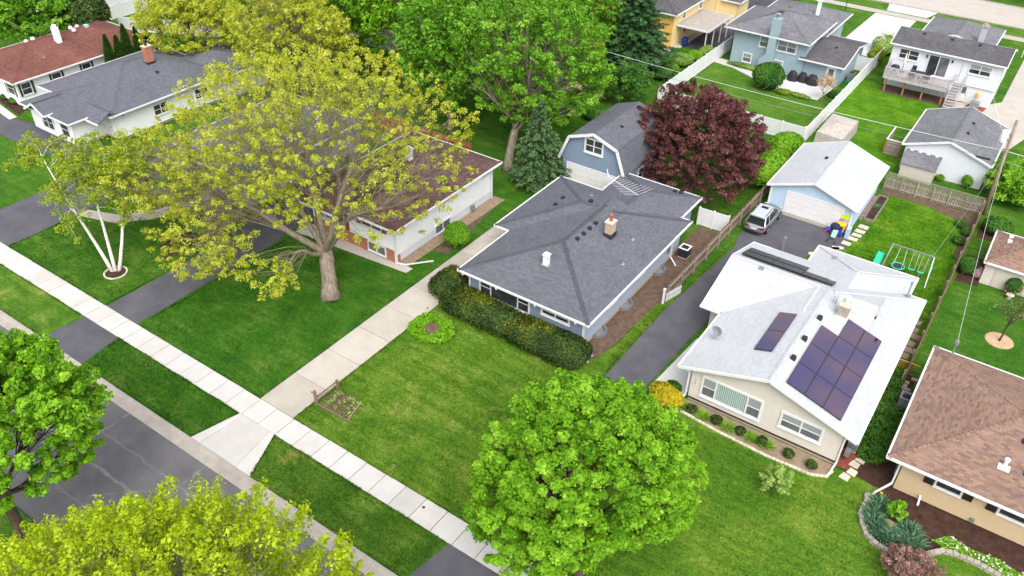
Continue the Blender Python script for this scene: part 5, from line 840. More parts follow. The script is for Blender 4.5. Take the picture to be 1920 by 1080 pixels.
mass('flower_cluster','pale pink lilac flower heads beside lilac bush','flowers',[(-40.3,75.2),(-39.3,75.2),(-39.3,76.4),(-40.3,76.4)],160,.16,'flower_pink',40,(.6,1.5))
tree('lime green shrub sprawling right of the utility pole',(1.1,80.0),(1.2,80.2,1.6),(2.6,2.3,1.8),16000,.22,'leaf_bright','bark_dark',.08,.3,110,(.4,.8),97,5,4,.3,name='garden_shrub',cat='shrub'); shrub('dark green bush beside the tan shed and fence',(.7,73.3),(1.1,1.1,1.4),4500,.17,'leaf_shrub',32); shrub('green bush in mulch between fence and taupe shed',(-.1,65.4),(.75,.75,1.35),3200,.15,'leaf_shrub',33); shrub('pale pink flowering bush at taupe shed corner',(.75,65.3),(.5,.5,.9),1600,.14,'flower_pink',34,core='leaf_shrub'); shrub('dark climbing shrub on wall of taupe shed',(3.3,64.4),(.6,.5,1.5),1800,.15,'leaf_shrub',35)
for i,(x,y,s) in enumerate(((-1.6,69.6,.5),(-1.3,71.5,.45),(-1.9,72.6,.5))): shrub(['low green plant on soil near swing end of fence','small green plant on soil between two others at fence','low plant at corner of wooden fences'][i],(x,y),(s,s,.6),700,.16,'leaf_shrub',50+i)
shrub('weedy green sapling at white garage wall',(-3.0,80.2),(.45,.35,1.3),900,.14,'leaf_bright',54,lump=.3); shrub('weeds at wall beside the beige shed',(-5.3,80.2),(.4,.3,.6),500,.14,'leaf_bright',55)
tree('slender pale leafed sapling on lawn before beige house',(-4.75,34.4),(-4.75,34.5,1.35),(.75,.75,1.0),2600,.12,'leaf_pale','bark_dark',.03,.3,60,(.15,.3),98,5,4,.1,name='sapling',twig=.006)
tree('nearly bare young tree in round tan mulch bed',(3.6,57.6),(3.9,58.0,3.0),(1.5,1.5,1.5),500,.07,'leaf_dry','bark_dark',.07,.4,120,(.2,.4),99,7,6,.2,name='young_tree',twigs=240,twig=.009); solo(MB().cyl(3.6,57.7,.0,.06,.98,.9,28),'mulch_ring','mulch_tan','round tan wood chip bed around the bare young tree','mulch ring')
tree('dry twiggy small tree on white patio edge',(-20.3,91.9),(-20.3,92.0,2.0),(1.0,1.0,.9),1600,.1,'leaf_dry','bark_twig',.05,.4,80,(.2,.35),94,6,5,.2,name='young_tree',twigs=150,twig=.009); tree('purplish shrub at the stone edging of lower right bed',(3.1,33.3),(3.1,33.3,.95),(1.45,1.2,.85),11000,.085,'leaf_purple','bark_twig',.04,.3,170,(.14,.3),36,6,5,.2,name='garden_shrub',cat='shrub',twigs=300,twig=.006,under=-.8)
# small plants
ORD=['first','second','third','fourth','fifth','sixth','seventh','eighth','ninth','tenth','eleventh','twelfth','thirteenth','fourteenth']
for i,x in enumerate((-11.35,-9.7,-8.1,-6.7,-5.0,-3.6)): shrub(ORD[i]+' small dark holly from the golden bush, under beige wall',(x,38.05-.02*i),(.34,.32,.58),420,.13,'leaf_yew',60+i,grp='hollies along the beige house front')
for i,x in enumerate((-11.95,-10.55,-8.9,-7.4,-6.4)): blades('daylily',ORD[i]+' strappy green daylily from the golden bush in gravel bed','plant',(x,37.95),(.3,.25),150,.42,'leaf_bright',70+i,'daylilies along the beige house front')
mass('ground_cover','dense dark ground cover between beige and tan houses','ground cover',[(-1.55,40.3),(-.4,40.2),(.2,41.2),(.2,43),(-.05,45.8),(-.9,46.5),(-.9,49.4),(-2.1,49.4),(-2.1,44)],9000,.15,'leaf_shrub',80,(.1,.5),'stuff')
for i,(x,y,a,b) in enumerate(((.6,37.3,.35,.4),(.45,36.5,.4,.45),(.65,35.9,.4,.4),(1.15,35.4,.45,.4),(2.0,35.4,.6,.45),(2.7,35.7,.5,.45),(2.4,36.4,.35,.3))): blades('iris_clump',['iris clump beside the round flat stone','second iris clump from the round flat stone','third iris clump from the round flat stone','iris clump at the sharpest bend of stone edging','largest iris clump below the yellow shrub','iris clump at the lime ground cover end','small iris clump behind the largest one'][i],'plant',(x,y),(a,b),260,.6,'leaf_iris',90+i,'iris clumps in the curved bed')
tree('yellow green young shrub in middle of curved bed',(1.45,36.9),(1.45,36.9,.85),(.5,.45,.75),1500,.11,'leaf_bright','bark_twig',.02,.3,40,(.1,.22),37,5,3,.1,name='garden_shrub',cat='shrub',twig=.006,under=-.8); mass('ground_cover','lime ground cover with white flowers along stone edging','ground cover',[(3.6,36.6),(4.2,37.4),(5,37.2),(6.5,37.2),(9,37.2),(12,36.9),(12,35.6),(7.3,36.35),(5.9,36.6),(4.3,36.4)],9000,.13,'leaf_bright',81,(.05,.3),'stuff',('flower_white',220,.12)); solo(MB().cyl(4.9,37.1,.03,.06,.4,n=16),'mulch_patch','mulch_tan','orange brown straw patch among lime ground cover','mulch patch'); solo(MB().cyl(1.35,36.2,.03,.06,.55,n=16),'mulch_patch','mulch_tan','straw coloured mulch patch under young yellow shrub','mulch patch')
rg=np.random.default_rng(5); pts=[(-29.95+1.75*math.cos(a)*1.0,34.6+1.45*math.sin(a)) for a in np.linspace(0,6.2,24)]; mass('flower_bed','round leafy green flower bed in the front lawn beside hedge','flower bed',pts,4600,.19,'leaf_green',82,(.05,.28)); solo(MB().lathe(-29.9,34.65,[(.6,.0),(.55,.26),(.3,.32),(.02,.33)],18),'mulch_mound','soil','bare soil centre of round leafy bed','mulch patch')
shrub('low variegated edging plants along blue house wall',(-30.6,95.6),(2.6,.45,.5),2200,.15,'leaf_pale',38); shrub('white flowering bush by white drive and fence',(-18.9,112.5),(1.5,3.2,1.6),5000,.2,'leaf_pale',39); mass('flower_cluster','white blossom over bush by white drive','flowers',[(-20.2,111),(-17.8,111),(-17.6,115.6),(-19.8,115.6)],700,.22,'flower_white',83,(1.0,1.75)); shrub('olive shrub with blue flowers beside white drive',(-18.7,107.2),(.9,1.4,1.9),2500,.2,'leaf_birch',41); shrub('dark upright evergreen beside front of white deck house',(-15.2,119),(.6,.5,1.9),1200,.2,'leaf_arbor',42)
for i,(x,y) in enumerate(((-91.3,38.0),(-89.4,37.8))): shrub('small round shrub in dark mulch before red roofed house',(x,y),(.55,.5,.6),700,.15,'leaf_shrub',43+i,grp='round shrubs before the red roofed house')
shrub('leafy green shrub in mulch by grey house corner',(-53.6,36.4),(1.2,1.0,1.1),2600,.18,'leaf_shrub',45); shrub('low shrub on mulch near grey house drive',(-53.6,33.2),(.7,.6,.6),900,.16,'leaf_green2',46)
for i,(x,y,w_) in enumerate(((-22.6,91.2,1.2),(-19.6,93.5,.6),(-24.4,90.9,.9))): shrub(['greyish border plants at the white patio foot','green clump beside fence near white patio','yellow green border plants left of white patio'][i],(x,y),(w_,.5,.5),700,.15,['leaf_pale','leaf_shrub','leaf_birch'][i],47+i,lump=.3)
# ---------------------------------------------------------------- fences
def picket_fence(label,p0,p1,hh,mat,spacing,bw,th=.02,post_mat=None,post=2.4,rail_side=1,name='wood_fence',rails=(.25,.8),posth=.08,jit=.03):
    a=Vector((*p0,0)); b=Vector((*p1,0)); d=(b-a); L=d.length; d.normalize(); nv=Vector((d.y,-d.x,0))*rail_side; ang=math.atan2(d.y,d.x); t=thing(name,label,'fence',(p0[0],p0[1],0)); n=int(L/spacing)
    u=unit(MB().box(0,bw,-th/2,th/2,.04,hh),'picket',mat,t); copies(u,[((*(a+d*(i*spacing)).to_2d(),random.uniform(-jit,jit)),ang) for i in range(min(n,299))],t)
    for r_ in rails: MB().obox(a+nv*.05+Vector((0,0,hh*r_)),b+nv*.05+Vector((0,0,hh*r_)),.05,.1).build('rail',post_mat or mat,t)
    k=max(1,round(L/post)); u=unit(MB().box(-.05,.05,-.05,.05,0,hh+posth),'post',post_mat or mat,t); copies(u,[((*(a+d*(L*i/k)+nv*.12).to_2d(),random.uniform(-.04,.03)),ang) for i in range(k+1)],t); return t
picket_fence('weathered brown picket fence between soil strip and asphalt drive',(-17.95,47.7),(-17.6,70.5),1.45,'wood_weathered',.155,.13,post_mat='wood_gray',rail_side=1)
picket_fence('long brown board fence dividing the two back lawns',(-.95,48.6),(-.8,75.9),1.35,'wood_brown',.155,.145,.025,'wood_gray',rail_side=-1)
fl=picket_fence('grey board fence with lattice top behind swing lawn',(-9.2,75.6),(-.95,75.75),1.15,'wood_gray',.2,.15,rail_side=1,post=1.4,posth=.35)
mb=MB()
for i in range(60):
    x=-9.2+i*.138
    for s in (1,-1):
        x1=x+s*.42
        if -9.25<x1<-.9: mb.obox((x,75.66+s*.008,1.18),(x1,75.66+s*.008,1.6),.03,.012,(0,1,0))
mb.build('lattice','wood_gray',fl); MB().obox((-9.2,75.66,1.62),(-.95,75.8,1.62),.06,.05).build('top_rail','wood_gray',fl)
picket_fence('tall reddish board fence behind brown roof house',(-55,56.5),(-43,56.8),1.8,'wood_red',.155,.14)
def vinyl(label,p0,p1,hh=1.8,step=2.4):
    a=Vector((*p0,0)); b=Vector((*p1,0)); d=b-a; L=d.length; d.normalize(); ang=math.atan2(d.y,d.x); k=max(1,round(L/step)); st=L/k; t=thing('vinyl_fence',label,'fence',(p0[0],p0[1],0))
    mb=MB().box(.06,st-.06,-.02,.02,.1,hh-.12).box(.06,st-.06,-.04,.04,hh-.14,hh-.02).box(.06,st-.06,-.04,.04,.05,.18)
    for i in range(int(st/.18)): mb.box(.1+i*.18,.115+i*.18,-.028,.028,.18,hh-.14)
    copies(unit(mb,'panel','white_trim',t),[((*(a+d*(st*i)).to_2d(),0),ang) for i in range(k)],t); copies(unit(MB().box(-.065,.065,-.065,.065,0,hh+.03).add([(-.08,-.08,hh+.03),(.08,-.08,hh+.03),(.08,.08,hh+.03),(-.08,.08,hh+.03),(0,0,hh+.12)],[(0,1,4),(1,2,4),(2,3,4),(3,0,4),(3,2,1,0)]),'post','white_trim',t),[((*(a+d*(st*i)).to_2d(),0),ang) for i in range(k+1)],t)
vinyl('white vinyl fence from blue house corner past shrubs to red maple',(-34.8,79.9),(-34.75,100)); vinyl('long white vinyl fence between blue house and deck house lawns',(-18.4,80),(-18.2,108)); vinyl('white vinyl fence run behind the dark red maple',(-34.7,79.9),(-18.5,79.9)); vinyl('short white vinyl fence between slate roof house and wooden fence',(-20.6,59.2),(-18.0,59.3),1.7,1.3); vinyl('white vinyl gate beside blue house addition',(-20.0,103.5),(-18.4,103.4),1.8,1.6); vinyl('white fence beyond red roofed house',(-104.5,55.5),(-104.3,66)); vinyl('white fence seen through yellow tree by far garage',(-100,58),(-88,64))
t=thing('picket_gate','open white picket gate leaning at end of wooden fence','gate',(-17.95,47.3,0)); MB().box(-18.05,-17.9,47.2,47.35,0,1.3).box(-18.07,-17.88,47.18,47.37,1.3,1.36).build('post','white_trim',t)
u=unit(MB().box(-.04,.04,-.012,.012,.08,.85).add([(-.04,-.012,.85),(.04,-.012,.85),(.04,.012,.85),(-.04,.012,.85),(0,0,.95)],[(0,1,4),(1,2,4),(2,3,4),(3,0,4)]),'picket','white_trim',t); copies(u,[((-17.85+.035*i,47.5+.13*i,0),1.3) for i in range(13)],t); MB().obox((-17.86,47.45,.3),(-17.4,49.15,.3),.03,.07).obox((-17.86,47.45,.7),(-17.4,49.15,.7),.03,.07).build('rail','white_trim',t)
# ---------------------------------------------------------------- utility pole and lines
t=thing('utility_pole','weathered wooden utility pole with grey transformer drum','utility pole',(-.62,76.1,0)); top=(-1.05,76.1,8.95); MB().tube([(-.62,76.1,-.2),(-.84,76.1,4.5),top],[.17,.15,.12],10).build('pole','wood_pole',t,smooth=True)
MB().lathe(-1.5,76.0,[(.28,6.9),(.3,6.95),(.3,7.85),(.24,7.95),(.05,8.0)],16).build('transformer','white_metal',t,smooth=True); MB().box(-1.25,-.95,75.9,76.2,7.1,7.2).box(-1.25,-.95,75.9,76.2,7.6,7.7).build('bracket','gray_metal',t); MB().tube([(-1.5,76,7.95),(-2.0,75.9,7.4),(-1.9,75.9,6.5),(-1.2,76,6.1)],.02,5).tube([(-1.45,76,8.0),(-1.2,76.1,8.5),(-1.05,76.1,8.8)],.015,5).build('jumper_wire','gray_metal',t)
for z in (8.75,8.3): MB().lathe(-1.0,76.25,[(.06,z),(.09,z+.05),(.05,z+.1),(.07,z+.15),(.02,z+.22)],8).build('insulator','white_metal',t)
def wire(label,a,b,sag,rr=.018,mat='gray_metal',n=14,name='power_line'):
    pts=[(a[0]+(b[0]-a[0])*q,a[1]+(b[1]-a[1])*q,a[2]+(b[2]-a[2])*q-sag*4*q*(1-q)) for q in np.linspace(0,1,n)]
    mb=MB().tube(pts,rr,4); o=solo(mb,name,mat,label,'cable'); return o
wire('thick pale cable running past red maple to utility pole',(-.95,76.1,6.15),(-62,77,6.6),.9,.017,'white_metal',24); wire('lower thin cable along the back fences to utility pole',(-.9,76.1,5.3),(-62,76.8,5.8),.9,.014,n=24); wire('pale cable from pole to the right edge',(-.95,76.1,6.15),(30,77.5,6.4),.5,.02,'white_metal'); wire('thin lower cable from pole to the right edge',(-.9,76.1,5.2),(30,77.2,5.6),.5,.014); wire('thin service drop from pole to white roof mast',(-.9,76.1,5.6),(-2.9,54.5,4.2),.5,.013); wire('twisted service drop from pole down to tan roof mast',(-.9,76.1,5.9),(1.05,49.4,4.3),.5,.011,'white_metal'); wire('thin service drop from pole to white deck house',(-1.0,76.1,6.6),(-6.0,101.0,4.6),.4,.014,'white_metal'); wire('service drop from far line to blue house addition',(-22.5,76.4,6.0),(-23.6,95.4,4.7),.5,.008)
solo(MB().obox((-1.8,76.05,5.1),(-2.9,76.07,5.05),.14,.14).obox((-2.9,76.07,5.08),(-3.0,76.07,5.08),.08,.08),'cable_splice','dark_metal','black cable splice case hanging near utility pole','cable box')
# ---------------------------------------------------------------- car
t=thing('parked_car','silver sport utility car parked before pale blue garage','car',(-16.1,62.75,0)); cx,cy=-16.1,62.75
sec=[(-2.42,.74,.42,.78),(-2.36,.86,.34,.98),(-1.9,.93,.28,1.06),(-.9,.955,.26,1.04),(.3,.955,.26,1.02),(1.2,.95,.28,1.0),(1.75,.92,.3,.93),(2.2,.82,.36,.82),(2.45,.62,.45,.68)]
mb=MB(); vs=[]; k=8
for yy,hw,zb,zt_ in sec:
    vs+=[(cx+a*hw,cy+yy,zb+(zt_-zb)*q) for a,q in ((-.9,0),(-1,.25),(-1,.65),(-.9,.97),(-.5,1.02),(.5,1.02),(.9,.97),(1,.65))]+[(cx+hw,cy+yy,zb+(zt_-zb)*.25),(cx+.9*hw,cy+yy,zb)]
k=10; mb.add(vs,[(i*k+j,i*k+(j+1)%k,(i+1)*k+(j+1)%k,(i+1)*k+j) for i in range(len(sec)-1) for j in range(k)]+[tuple(range(k-1,-1,-1)),tuple((len(sec)-1)*k+j for j in range(k))]); body=mb.build('body','silver_paint',t,smooth=True); body.modifiers.new('s','SUBSURF').render_levels=1
gl=[(-2.12,.8,1.02,.7,-1.75),(0,0,0,0,0)]
bot=[(-.84,-2.2),(.84,-2.2),(.86,-1.2),(.86,.4),(.8,1.15),(-.8,1.15),(-.86,.4),(-.86,-1.2)]; topv=[(-.64,-1.72),(.64,-1.72),(.68,-1.0),(.68,-.2),(.6,.22),(-.6,.22),(-.68,-.2),(-.68,-1.0)]
mb=MB(); mb.add([(cx+x,cy+y,1.0) for x,y in bot]+[(cx+x,cy+y,1.62) for x,y in topv],[(i,(i+1)%8,(i+1)%8+8,i+8) for i in range(8)]); mb.build('window','car_glass',t)
mb=MB(); tv=[(-.66,-1.9),(.66,-1.9),(.70,-1.0),(.70,-.2),(.62,.25),(-.62,.25),(-.7,-.2),(-.7,-1.0)]; mb.add([(cx+x,cy+y,1.6) for x,y in tv]+[(cx+x*.93,cy+y*.96,1.7) for x,y in tv],[(i,(i+1)%8,(i+1)%8+8,i+8) for i in range(8)]+[tuple(range(8,16)),tuple(range(7,-1,-1))]); rr=mb.build('roof','roof_silver',t)
MB().box(cx-.3,cx+.3,cy-.45,cy-.05,1.705,1.715).build('sunroof','car_glass',rr)
for s in (-1,1):
    MB().obox((cx+s*.6,cy-1.7,1.72),(cx+s*.6,cy,1.72),.04,.05).build('roof_rail','dark_metal',rr); m_=MB()
    for (x0,y0),(x1,y1) in (((.86,.4),(.68,-.2)),((.84,-2.2),(.64,-1.72)),((.8,1.15),(.6,.22)),((.86,-1.2),(.68,-1.0))): m_.obox((cx+s*x0,cy+y0,1.0),(cx+s*x1,cy+y1,1.63),.07,.05)
    m_.build('pillar','silver_paint',t); MB().box(cx+s*.95-.09,cx+s*.95+.09,cy+.55,cy+.68,1.0,1.13).build('mirror','silver_paint',t); MB().box(cx+s*.66-.2,cx+s*.66+.2,cy-2.44,cy-2.28,.8,.92).build('tail_light','tail_red',t); MB().box(cx+s*.6-.16,cx+s*.6+.16,cy+2.25,cy+2.4,.62,.74).build('headlight','plate_white',t)
    for yy in (-1.42,1.5):
        w_=MB(); q=[(cx+s*(.78+dx),cy+yy,.37) for dx in (0,.2)]; w_.tube(q,[.37,.37],18); wo=w_.build('wheel','tyre',t); MB().tube([(cx+s*.985,cy+yy,.37),(cx+s*.995,cy+yy,.37)],[.24,.22],14).build('rim','steel',wo)
MB().box(cx-.62,cx+.62,cy-2.46,cy-2.3,.36,.5).build('bumper','dark_metal',t); MB().box(cx-.26,cx+.26,cy-2.47,cy-2.43,.66,.8).build('number_plate','plate_white',t); MB().obox((cx-.68,cy-1.98,1.64),(cx+.68,cy-1.98,1.64),.2,.04).build('spoiler','silver_paint',t)
# ---------------------------------------------------------------- swing set, toys and yard things
t=thing('swing_set','silver swing frame with green round swing, two seats and a slide','swing set',(-4.1,62.4,0)); y0,z0=62.35,2.2; MB().obox((-5.6,y0,z0),(-2.5,y0,z0),.09,.09).build('top_bar','steel',t)
for x,s in ((-5.6,-1),(-5.6,1),(-2.5,-1),(-2.5,1)): MB().obox((x,y0,z0),(x+(-.18 if x<-4 else .18),y0+s*1.15,0),.07,.07).build('leg','steel',t)
for x in (-5.72,-2.38): MB().obox((x,y0-.62,1.0),(x,y0+.62,1.0),.05,.05).build('brace','teal_plastic',t)
ring=[(-4.75+.5*math.cos(a),y0+.5*math.sin(a),.45) for a in np.linspace(0,6.2832,21)]; o=MB().tube(ring,.05,6,False).build('swing_ring','teal_plastic',t); MB().cyl(-4.75,y0,.42,.45,.46,n=20).build('swing_net','dark_metal',t)
for dx,dy in ((-.35,-.35),(.35,-.35),(.35,.35),(-.35,.35)): MB().tube([(-4.75+dx,y0+dy,.47),(-4.75+(.25 if dx>0 else -.25),y0,z0)],.014,4).build('rope','white_metal',t)
for x in (-3.75,-3.05):
    MB().add([(x-.22,y0-.1,.55),(x+.22,y0-.1,.55),(x+.22,y0+.1,.55),(x-.22,y0+.1,.55),(x-.1,y0-.1,.47),(x+.1,y0-.1,.47),(x+.1,y0+.1,.47),(x-.1,y0+.1,.47)],[(0,4,7,3),(4,5,6,7),(5,1,2,6),(0,1,5,4),(3,7,6,2),(0,3,2,1)]).build('seat','teal_plastic',t)
    for s in (-.22,.22): MB().tube([(x+s,y0,.55),(x+s*.9,y0,z0)],.016,4).build('rope','white_metal',t)
MB().add([(-6.5,60.9,.15),(-5.95,60.9,.15),(-5.95,62.6,1.05),(-6.5,62.6,1.05),(-6.5,60.9,.3),(-6.5,62.6,1.2),(-5.95,60.9,.3),(-5.95,62.6,1.2),(-6.5,60.5,.12),(-5.95,60.5,.12)],[(0,1,2,3),(0,3,5,4),(1,6,7,2),(8,9,1,0)]).build('slide','teal_plastic',t); MB().obox((-6.4,62.65,1.05),(-6.4,63.1,0),.05,.05).obox((-6.05,62.65,1.05),(-6.05,63.1,0),.05,.05).build('ladder','steel',t)
solo(MB().lathe(-5.6,61.0,[(.03,0),(.13,.05),(.18,.18),(.13,.31),(.03,.36)],14),'play_ball','ball_pink','small pink ball on lawn under the slide','ball',smooth=True)
t=thing('toy_car','yellow roofed toy car against garage wall','toy car',(-10.2,65.0,0)); MB().lathe(-10.2,65.0,[(.42,.95),(.4,1.08),(.25,1.15),(.05,1.17)],12,1,.8).build('roof','yellow_plastic',t)
for u,v in ((-.3,-.25),(.3,-.25),(.3,.25),(-.3,.25)): MB().obox((-10.2+u,65+v,.4),(-10.2+u*1.05,65+v*1.05,1.0),.1,.1).build('pillar','yellow_plastic',t)
MB().box(-10.6,-9.8,64.7,65.3,.1,.5).build('body','blue_plastic',t)
t=thing('stroller','navy and mint pushchair standing on asphalt by garage corner','stroller',(-10.4,64.2,0)); MB().lathe(-10.5,64.5,[(.1,.5),(.32,.7),(.36,.95),(.25,1.15),(.05,1.22)],10,1.2,.9).build('hood','navy_fabric',t); MB().slab([(-10.5,63.5,.45),(-10.1,63.5,.45),(-10.15,64.3,.75),(-10.55,64.3,.75)],.06).build('seat','mint_fabric',t); MB().obox((-10.5,63.2,.3),(-10.6,64.9,1.05),.03,.03).obox((-10.1,63.2,.3),(-10.1,64.9,1.05),.03,.03).build('frame','dark_metal',t)
for u,v in ((-10.65,63.2),(-10.0,63.2),(-10.65,64.5),(-10.0,64.5)): MB().tube([(u-.02,v,.12),(u+.03,v,.12)],.12,12).build('wheel','tyre',t)
t=thing('ride_on_toy','small blue and pink ride on toy by garage door','toy',(-11.0,64.9,0)); MB().lathe(-11,64.9,[(.1,.1),(.3,.15),(.32,.3),(.2,.42),(.05,.45)],12,1.2,.8).build('body','blue_plastic',t); MB().box(-11.3,-11.1,64.6,64.75,.02,.2).box(-10.85,-10.65,64.6,64.75,.02,.2).build('wheel','pink_plastic',t)
solo(MB().lathe(-10.05,65.33,[(.02,1.35),(.3,1.36),(.34,1.42),(.3,1.5)],16,1,.25).box(-10.35,-9.75,65.3,65.36,1.4,1.75),'plastic_sled','lime_plastic','lime green plastic disc hung on pale blue garage wall','sled')
solo(MB().lathe(-10.3,65.33,[(.02,.9),(.2,.95),(.22,1.2),(.1,1.35)],12,1,.25),'plastic_toy','purple_plastic','lilac plastic toy hung below the lime disc','toy')
# stones, steps, raised bed
for i,(x,y,w_,d_) in enumerate(((-9.2,63.9,.75,.55),(-8.95,64.9,.8,.5),(-8.85,65.7,.8,.45),(-8.8,66.5,.85,.5),(-8.75,67.4,.85,.6))): solo(MB().prism([(x-w_/2,y-d_/2),(x+w_/2*.9,y-d_/2*1.1),(x+w_/2,y+d_/2*.8),(x-w_/2*.85,y+d_/2)],0,.07),'stepping_stone','stone_pale',ORD[i]+' pale stepping stone from the asphalt along blue garage wall','stepping stone','stepping stones by the garage')
for i in range(14):
    q=i/13; x=-10.9+1.5*q+random.uniform(-.1,.1); y=60.6+2.3*q+random.uniform(-.12,.12); s=random.uniform(.28,.42); solo(MB().prism([(x+s*random.uniform(.8,1.1)*math.cos(a),y+s*.8*random.uniform(.8,1.1)*math.sin(a)) for a in np.linspace(0,5.4,7)],0,.06),'flagstone','stone_pale',ORD[i]+' pale flagstone of asphalt edge, counted from white roof','flagstone','flagstones edging the asphalt')
for i,(x,y) in enumerate(((-1.75,56.3),(-1.75,55.3),(-1.45,54.5),(-1.55,53.5),(-1.45,52.7),(-1.6,51.9))): s=.34; solo(MB().prism([(x-s,y-s*.9),(x+s*.9,y-s),(x+s,y+s*.8),(x-s*.8,y+s)],0,.05),'stepping_stone','flagstone',ORD[i]+' brownish stepping stone from the swing lawn beside white roof','stepping stone','stepping stones beside the beige house')
for i,(x,y) in enumerate(((-1.45,39.0),(-1.5,39.7),(-1.3,40.3),(-1.7,38.4))): s=.3; solo(MB().prism([(x-s,y-s*.7),(x+s*.8,y-s),(x+s,y+s*.6),(x-s*.5,y+s)],.0,.08),'stepping_stone','stone_pale',['middle pale stepping stone on red mulch','pale stepping stone next to gas meter','pale stepping stone by the ground cover edge','pale stepping stone closest to the front lawn'][i],'stepping stone','stepping stones at the beige corner')
sheet('mulch_bed',wob([(-2.45,39.0),(-1.6,39.0),(-1.5,41.5),(-2.45,42)],.4,.05),.032,'mulch_red')
t=thing('raised_bed','narrow raised planting bed beside pale blue garage','raised bed',(-8.7,71,0)); MB().box(-9.1,-8.3,68.6,68.7,0,.25).box(-9.1,-8.3,73.5,73.6,0,.25).box(-8.35,-8.25,68.7,73.5,0,.25).box(-9.15,-9.05,68.7,73.5,0,.25).build('timber_edge','wood_gray',t); MB().box(-9.05,-8.35,68.7,73.5,0,.18).build('soil_fill','mulch_dark',t)
for i in range(11): solo(MB().box(-9.5,-9.18,68.5+i*.46,68.9+i*.46,0,.07),'path_brick','flagstone',ORD[i]+' tan paver along raised bed, counted from stepping stones','paver','pavers beside the raised bed')
blades('herb_clump','grey green herb clump in the raised bed','plant',(-8.7,71.2),(.3,.4),160,.35,'leaf_iris',120)
# stone edging of the curved bed, and of the bed before the beige house
edge=[(-.12,37.3),(-.16,36.7),(-.16,36.15),(.1,35.5),(.45,34.95),(.95,34.62),(1.45,34.48),(2.1,34.5),(2.75,34.72),(3.3,35.2),(3.8,35.75),(4.2,36.2),(4.9,36.42),(5.9,36.45),(7,36.3),(9,35.9),(11,35.6)]
def along(pts,step):
    out=[]; carry=0
    for (x,y),(u,v) in zip(pts,pts[1:]):
        L=math.hypot(u-x,v-y); s=carry
        while s<L: out.append((x+(u-x)*s/L,y+(v-y)*s/L,math.atan2(v-y,u-x))); s+=step
        carry=s-L
    return out
t=thing('stone_edging','two course grey stone block edging around curved flower bed','edging',(2,35.5,0)); A=along(edge,.345)
u=unit(MB().box(-.16,.16,-.12,.12,0,.14),'stone','stone_gray',t,bevel=.02); copies(u,[((x,y,0),a) for x,y,a in A],t); u=unit(MB().box(-.16,.16,-.13,.13,.142,.26),'stone','stone_gray',t,bevel=.02); copies(u,[((x+.12*math.cos(a),y+.12*math.sin(a),random.uniform(0,.01)),a+random.uniform(-.05,.05)) for x,y,a in A],t)
solo(MB().lathe(-.1,37.55,[(.26,0),(.26,.28),(.2,.3)],16),'round_stone','stone_gray','round flat stone at end of curved stone edging','stone')
t=thing('stone_edging','low pale stone edging around gravel bed of beige house','edging',(-7,37.5,0)); A=along([(-12.35,38.2),(-11.95,37.65),(-9.5,37.38),(-6,37.2),(-3.4,37.35),(-2.6,37.75),(-2.4,38.4)],.26); u=unit(MB().box(-.12,.12,-.08,.08,0,.13),'stone','stone_pale',t,bevel=.02); copies(u,[((x,y,random.uniform(0,.015)),a+random.uniform(-.08,.08)) for x,y,a in A],t)
# timber flower box by the front walk
t=thing('flower_box','timber edged flower bed with post and rails beside sidewalk','flower bed',(-29.8,25.4,0)); MB().prism([(-31.0,24.55),(-30,24.5),(-28.7,24.7),(-28.55,25.3),(-28.8,26.1),(-29.6,26.45),(-30.4,26.3),(-31,26.4)],0,.05).build('soil_fill','soil',t)
MB().obox((-31.0,24.5,.08),(-28.4,24.6,.06),.08,.14).build('timber_edge','wood_weathered',t); MB().obox((-28.6,24.75,.05),(-28.9,26.1,.04),.07,.08).build('timber_edge','wood_gray',t)
for x,y,h_ in ((-31.1,24.5,1.25),(-31.1,26.4,.75)): MB().box(x-.07,x+.07,y-.07,y+.07,0,h_).build('post','wood_weathered',t)
for z in (.35,.62): MB().obox((-31.1,24.5,z),(-31.1,26.4,z),.04,.1).build('rail','wood_weathered',t)
MB().obox((-31.45,24.5,.95),(-30.9,24.5,.95),.05,.12).build('sign_arm','wood_brown',t)
for i in range(9): blades('hosta','small grey green hosta in timber edged bed','plant',(-30.5+.8*(i%3)+random.uniform(-.15,.15),24.9+.5*(i//3)+random.uniform(-.1,.1)),(.12,.16),random.randint(12,30),.26,'leaf_pale',130+i,'hostas in the timber edged bed',.1)
for i,(x,y) in enumerate(((-31.6,36.1),)): t=thing('marker_flag','tiny red marker flag at foot of the hedge','flag',(x,y,0)); MB().cyl(x,y,0,.4,.008,n=5).build('stake','steel',t); MB().box(x,x+.16,y-.004,y+.004,.28,.4).build('flag','red_flag',t)
solo(MB().box(.35,.5,38.3,38.45,0,.12),'marker_flag','yellow_lamp','small yellow marker near tan house gas meter','marker')
solo(MB().cyl(-20.4,22.2,.05,.062,.09,n=14),'valve_cover','dark_metal','small dark round valve cover in the pale sidewalk','valve cover')
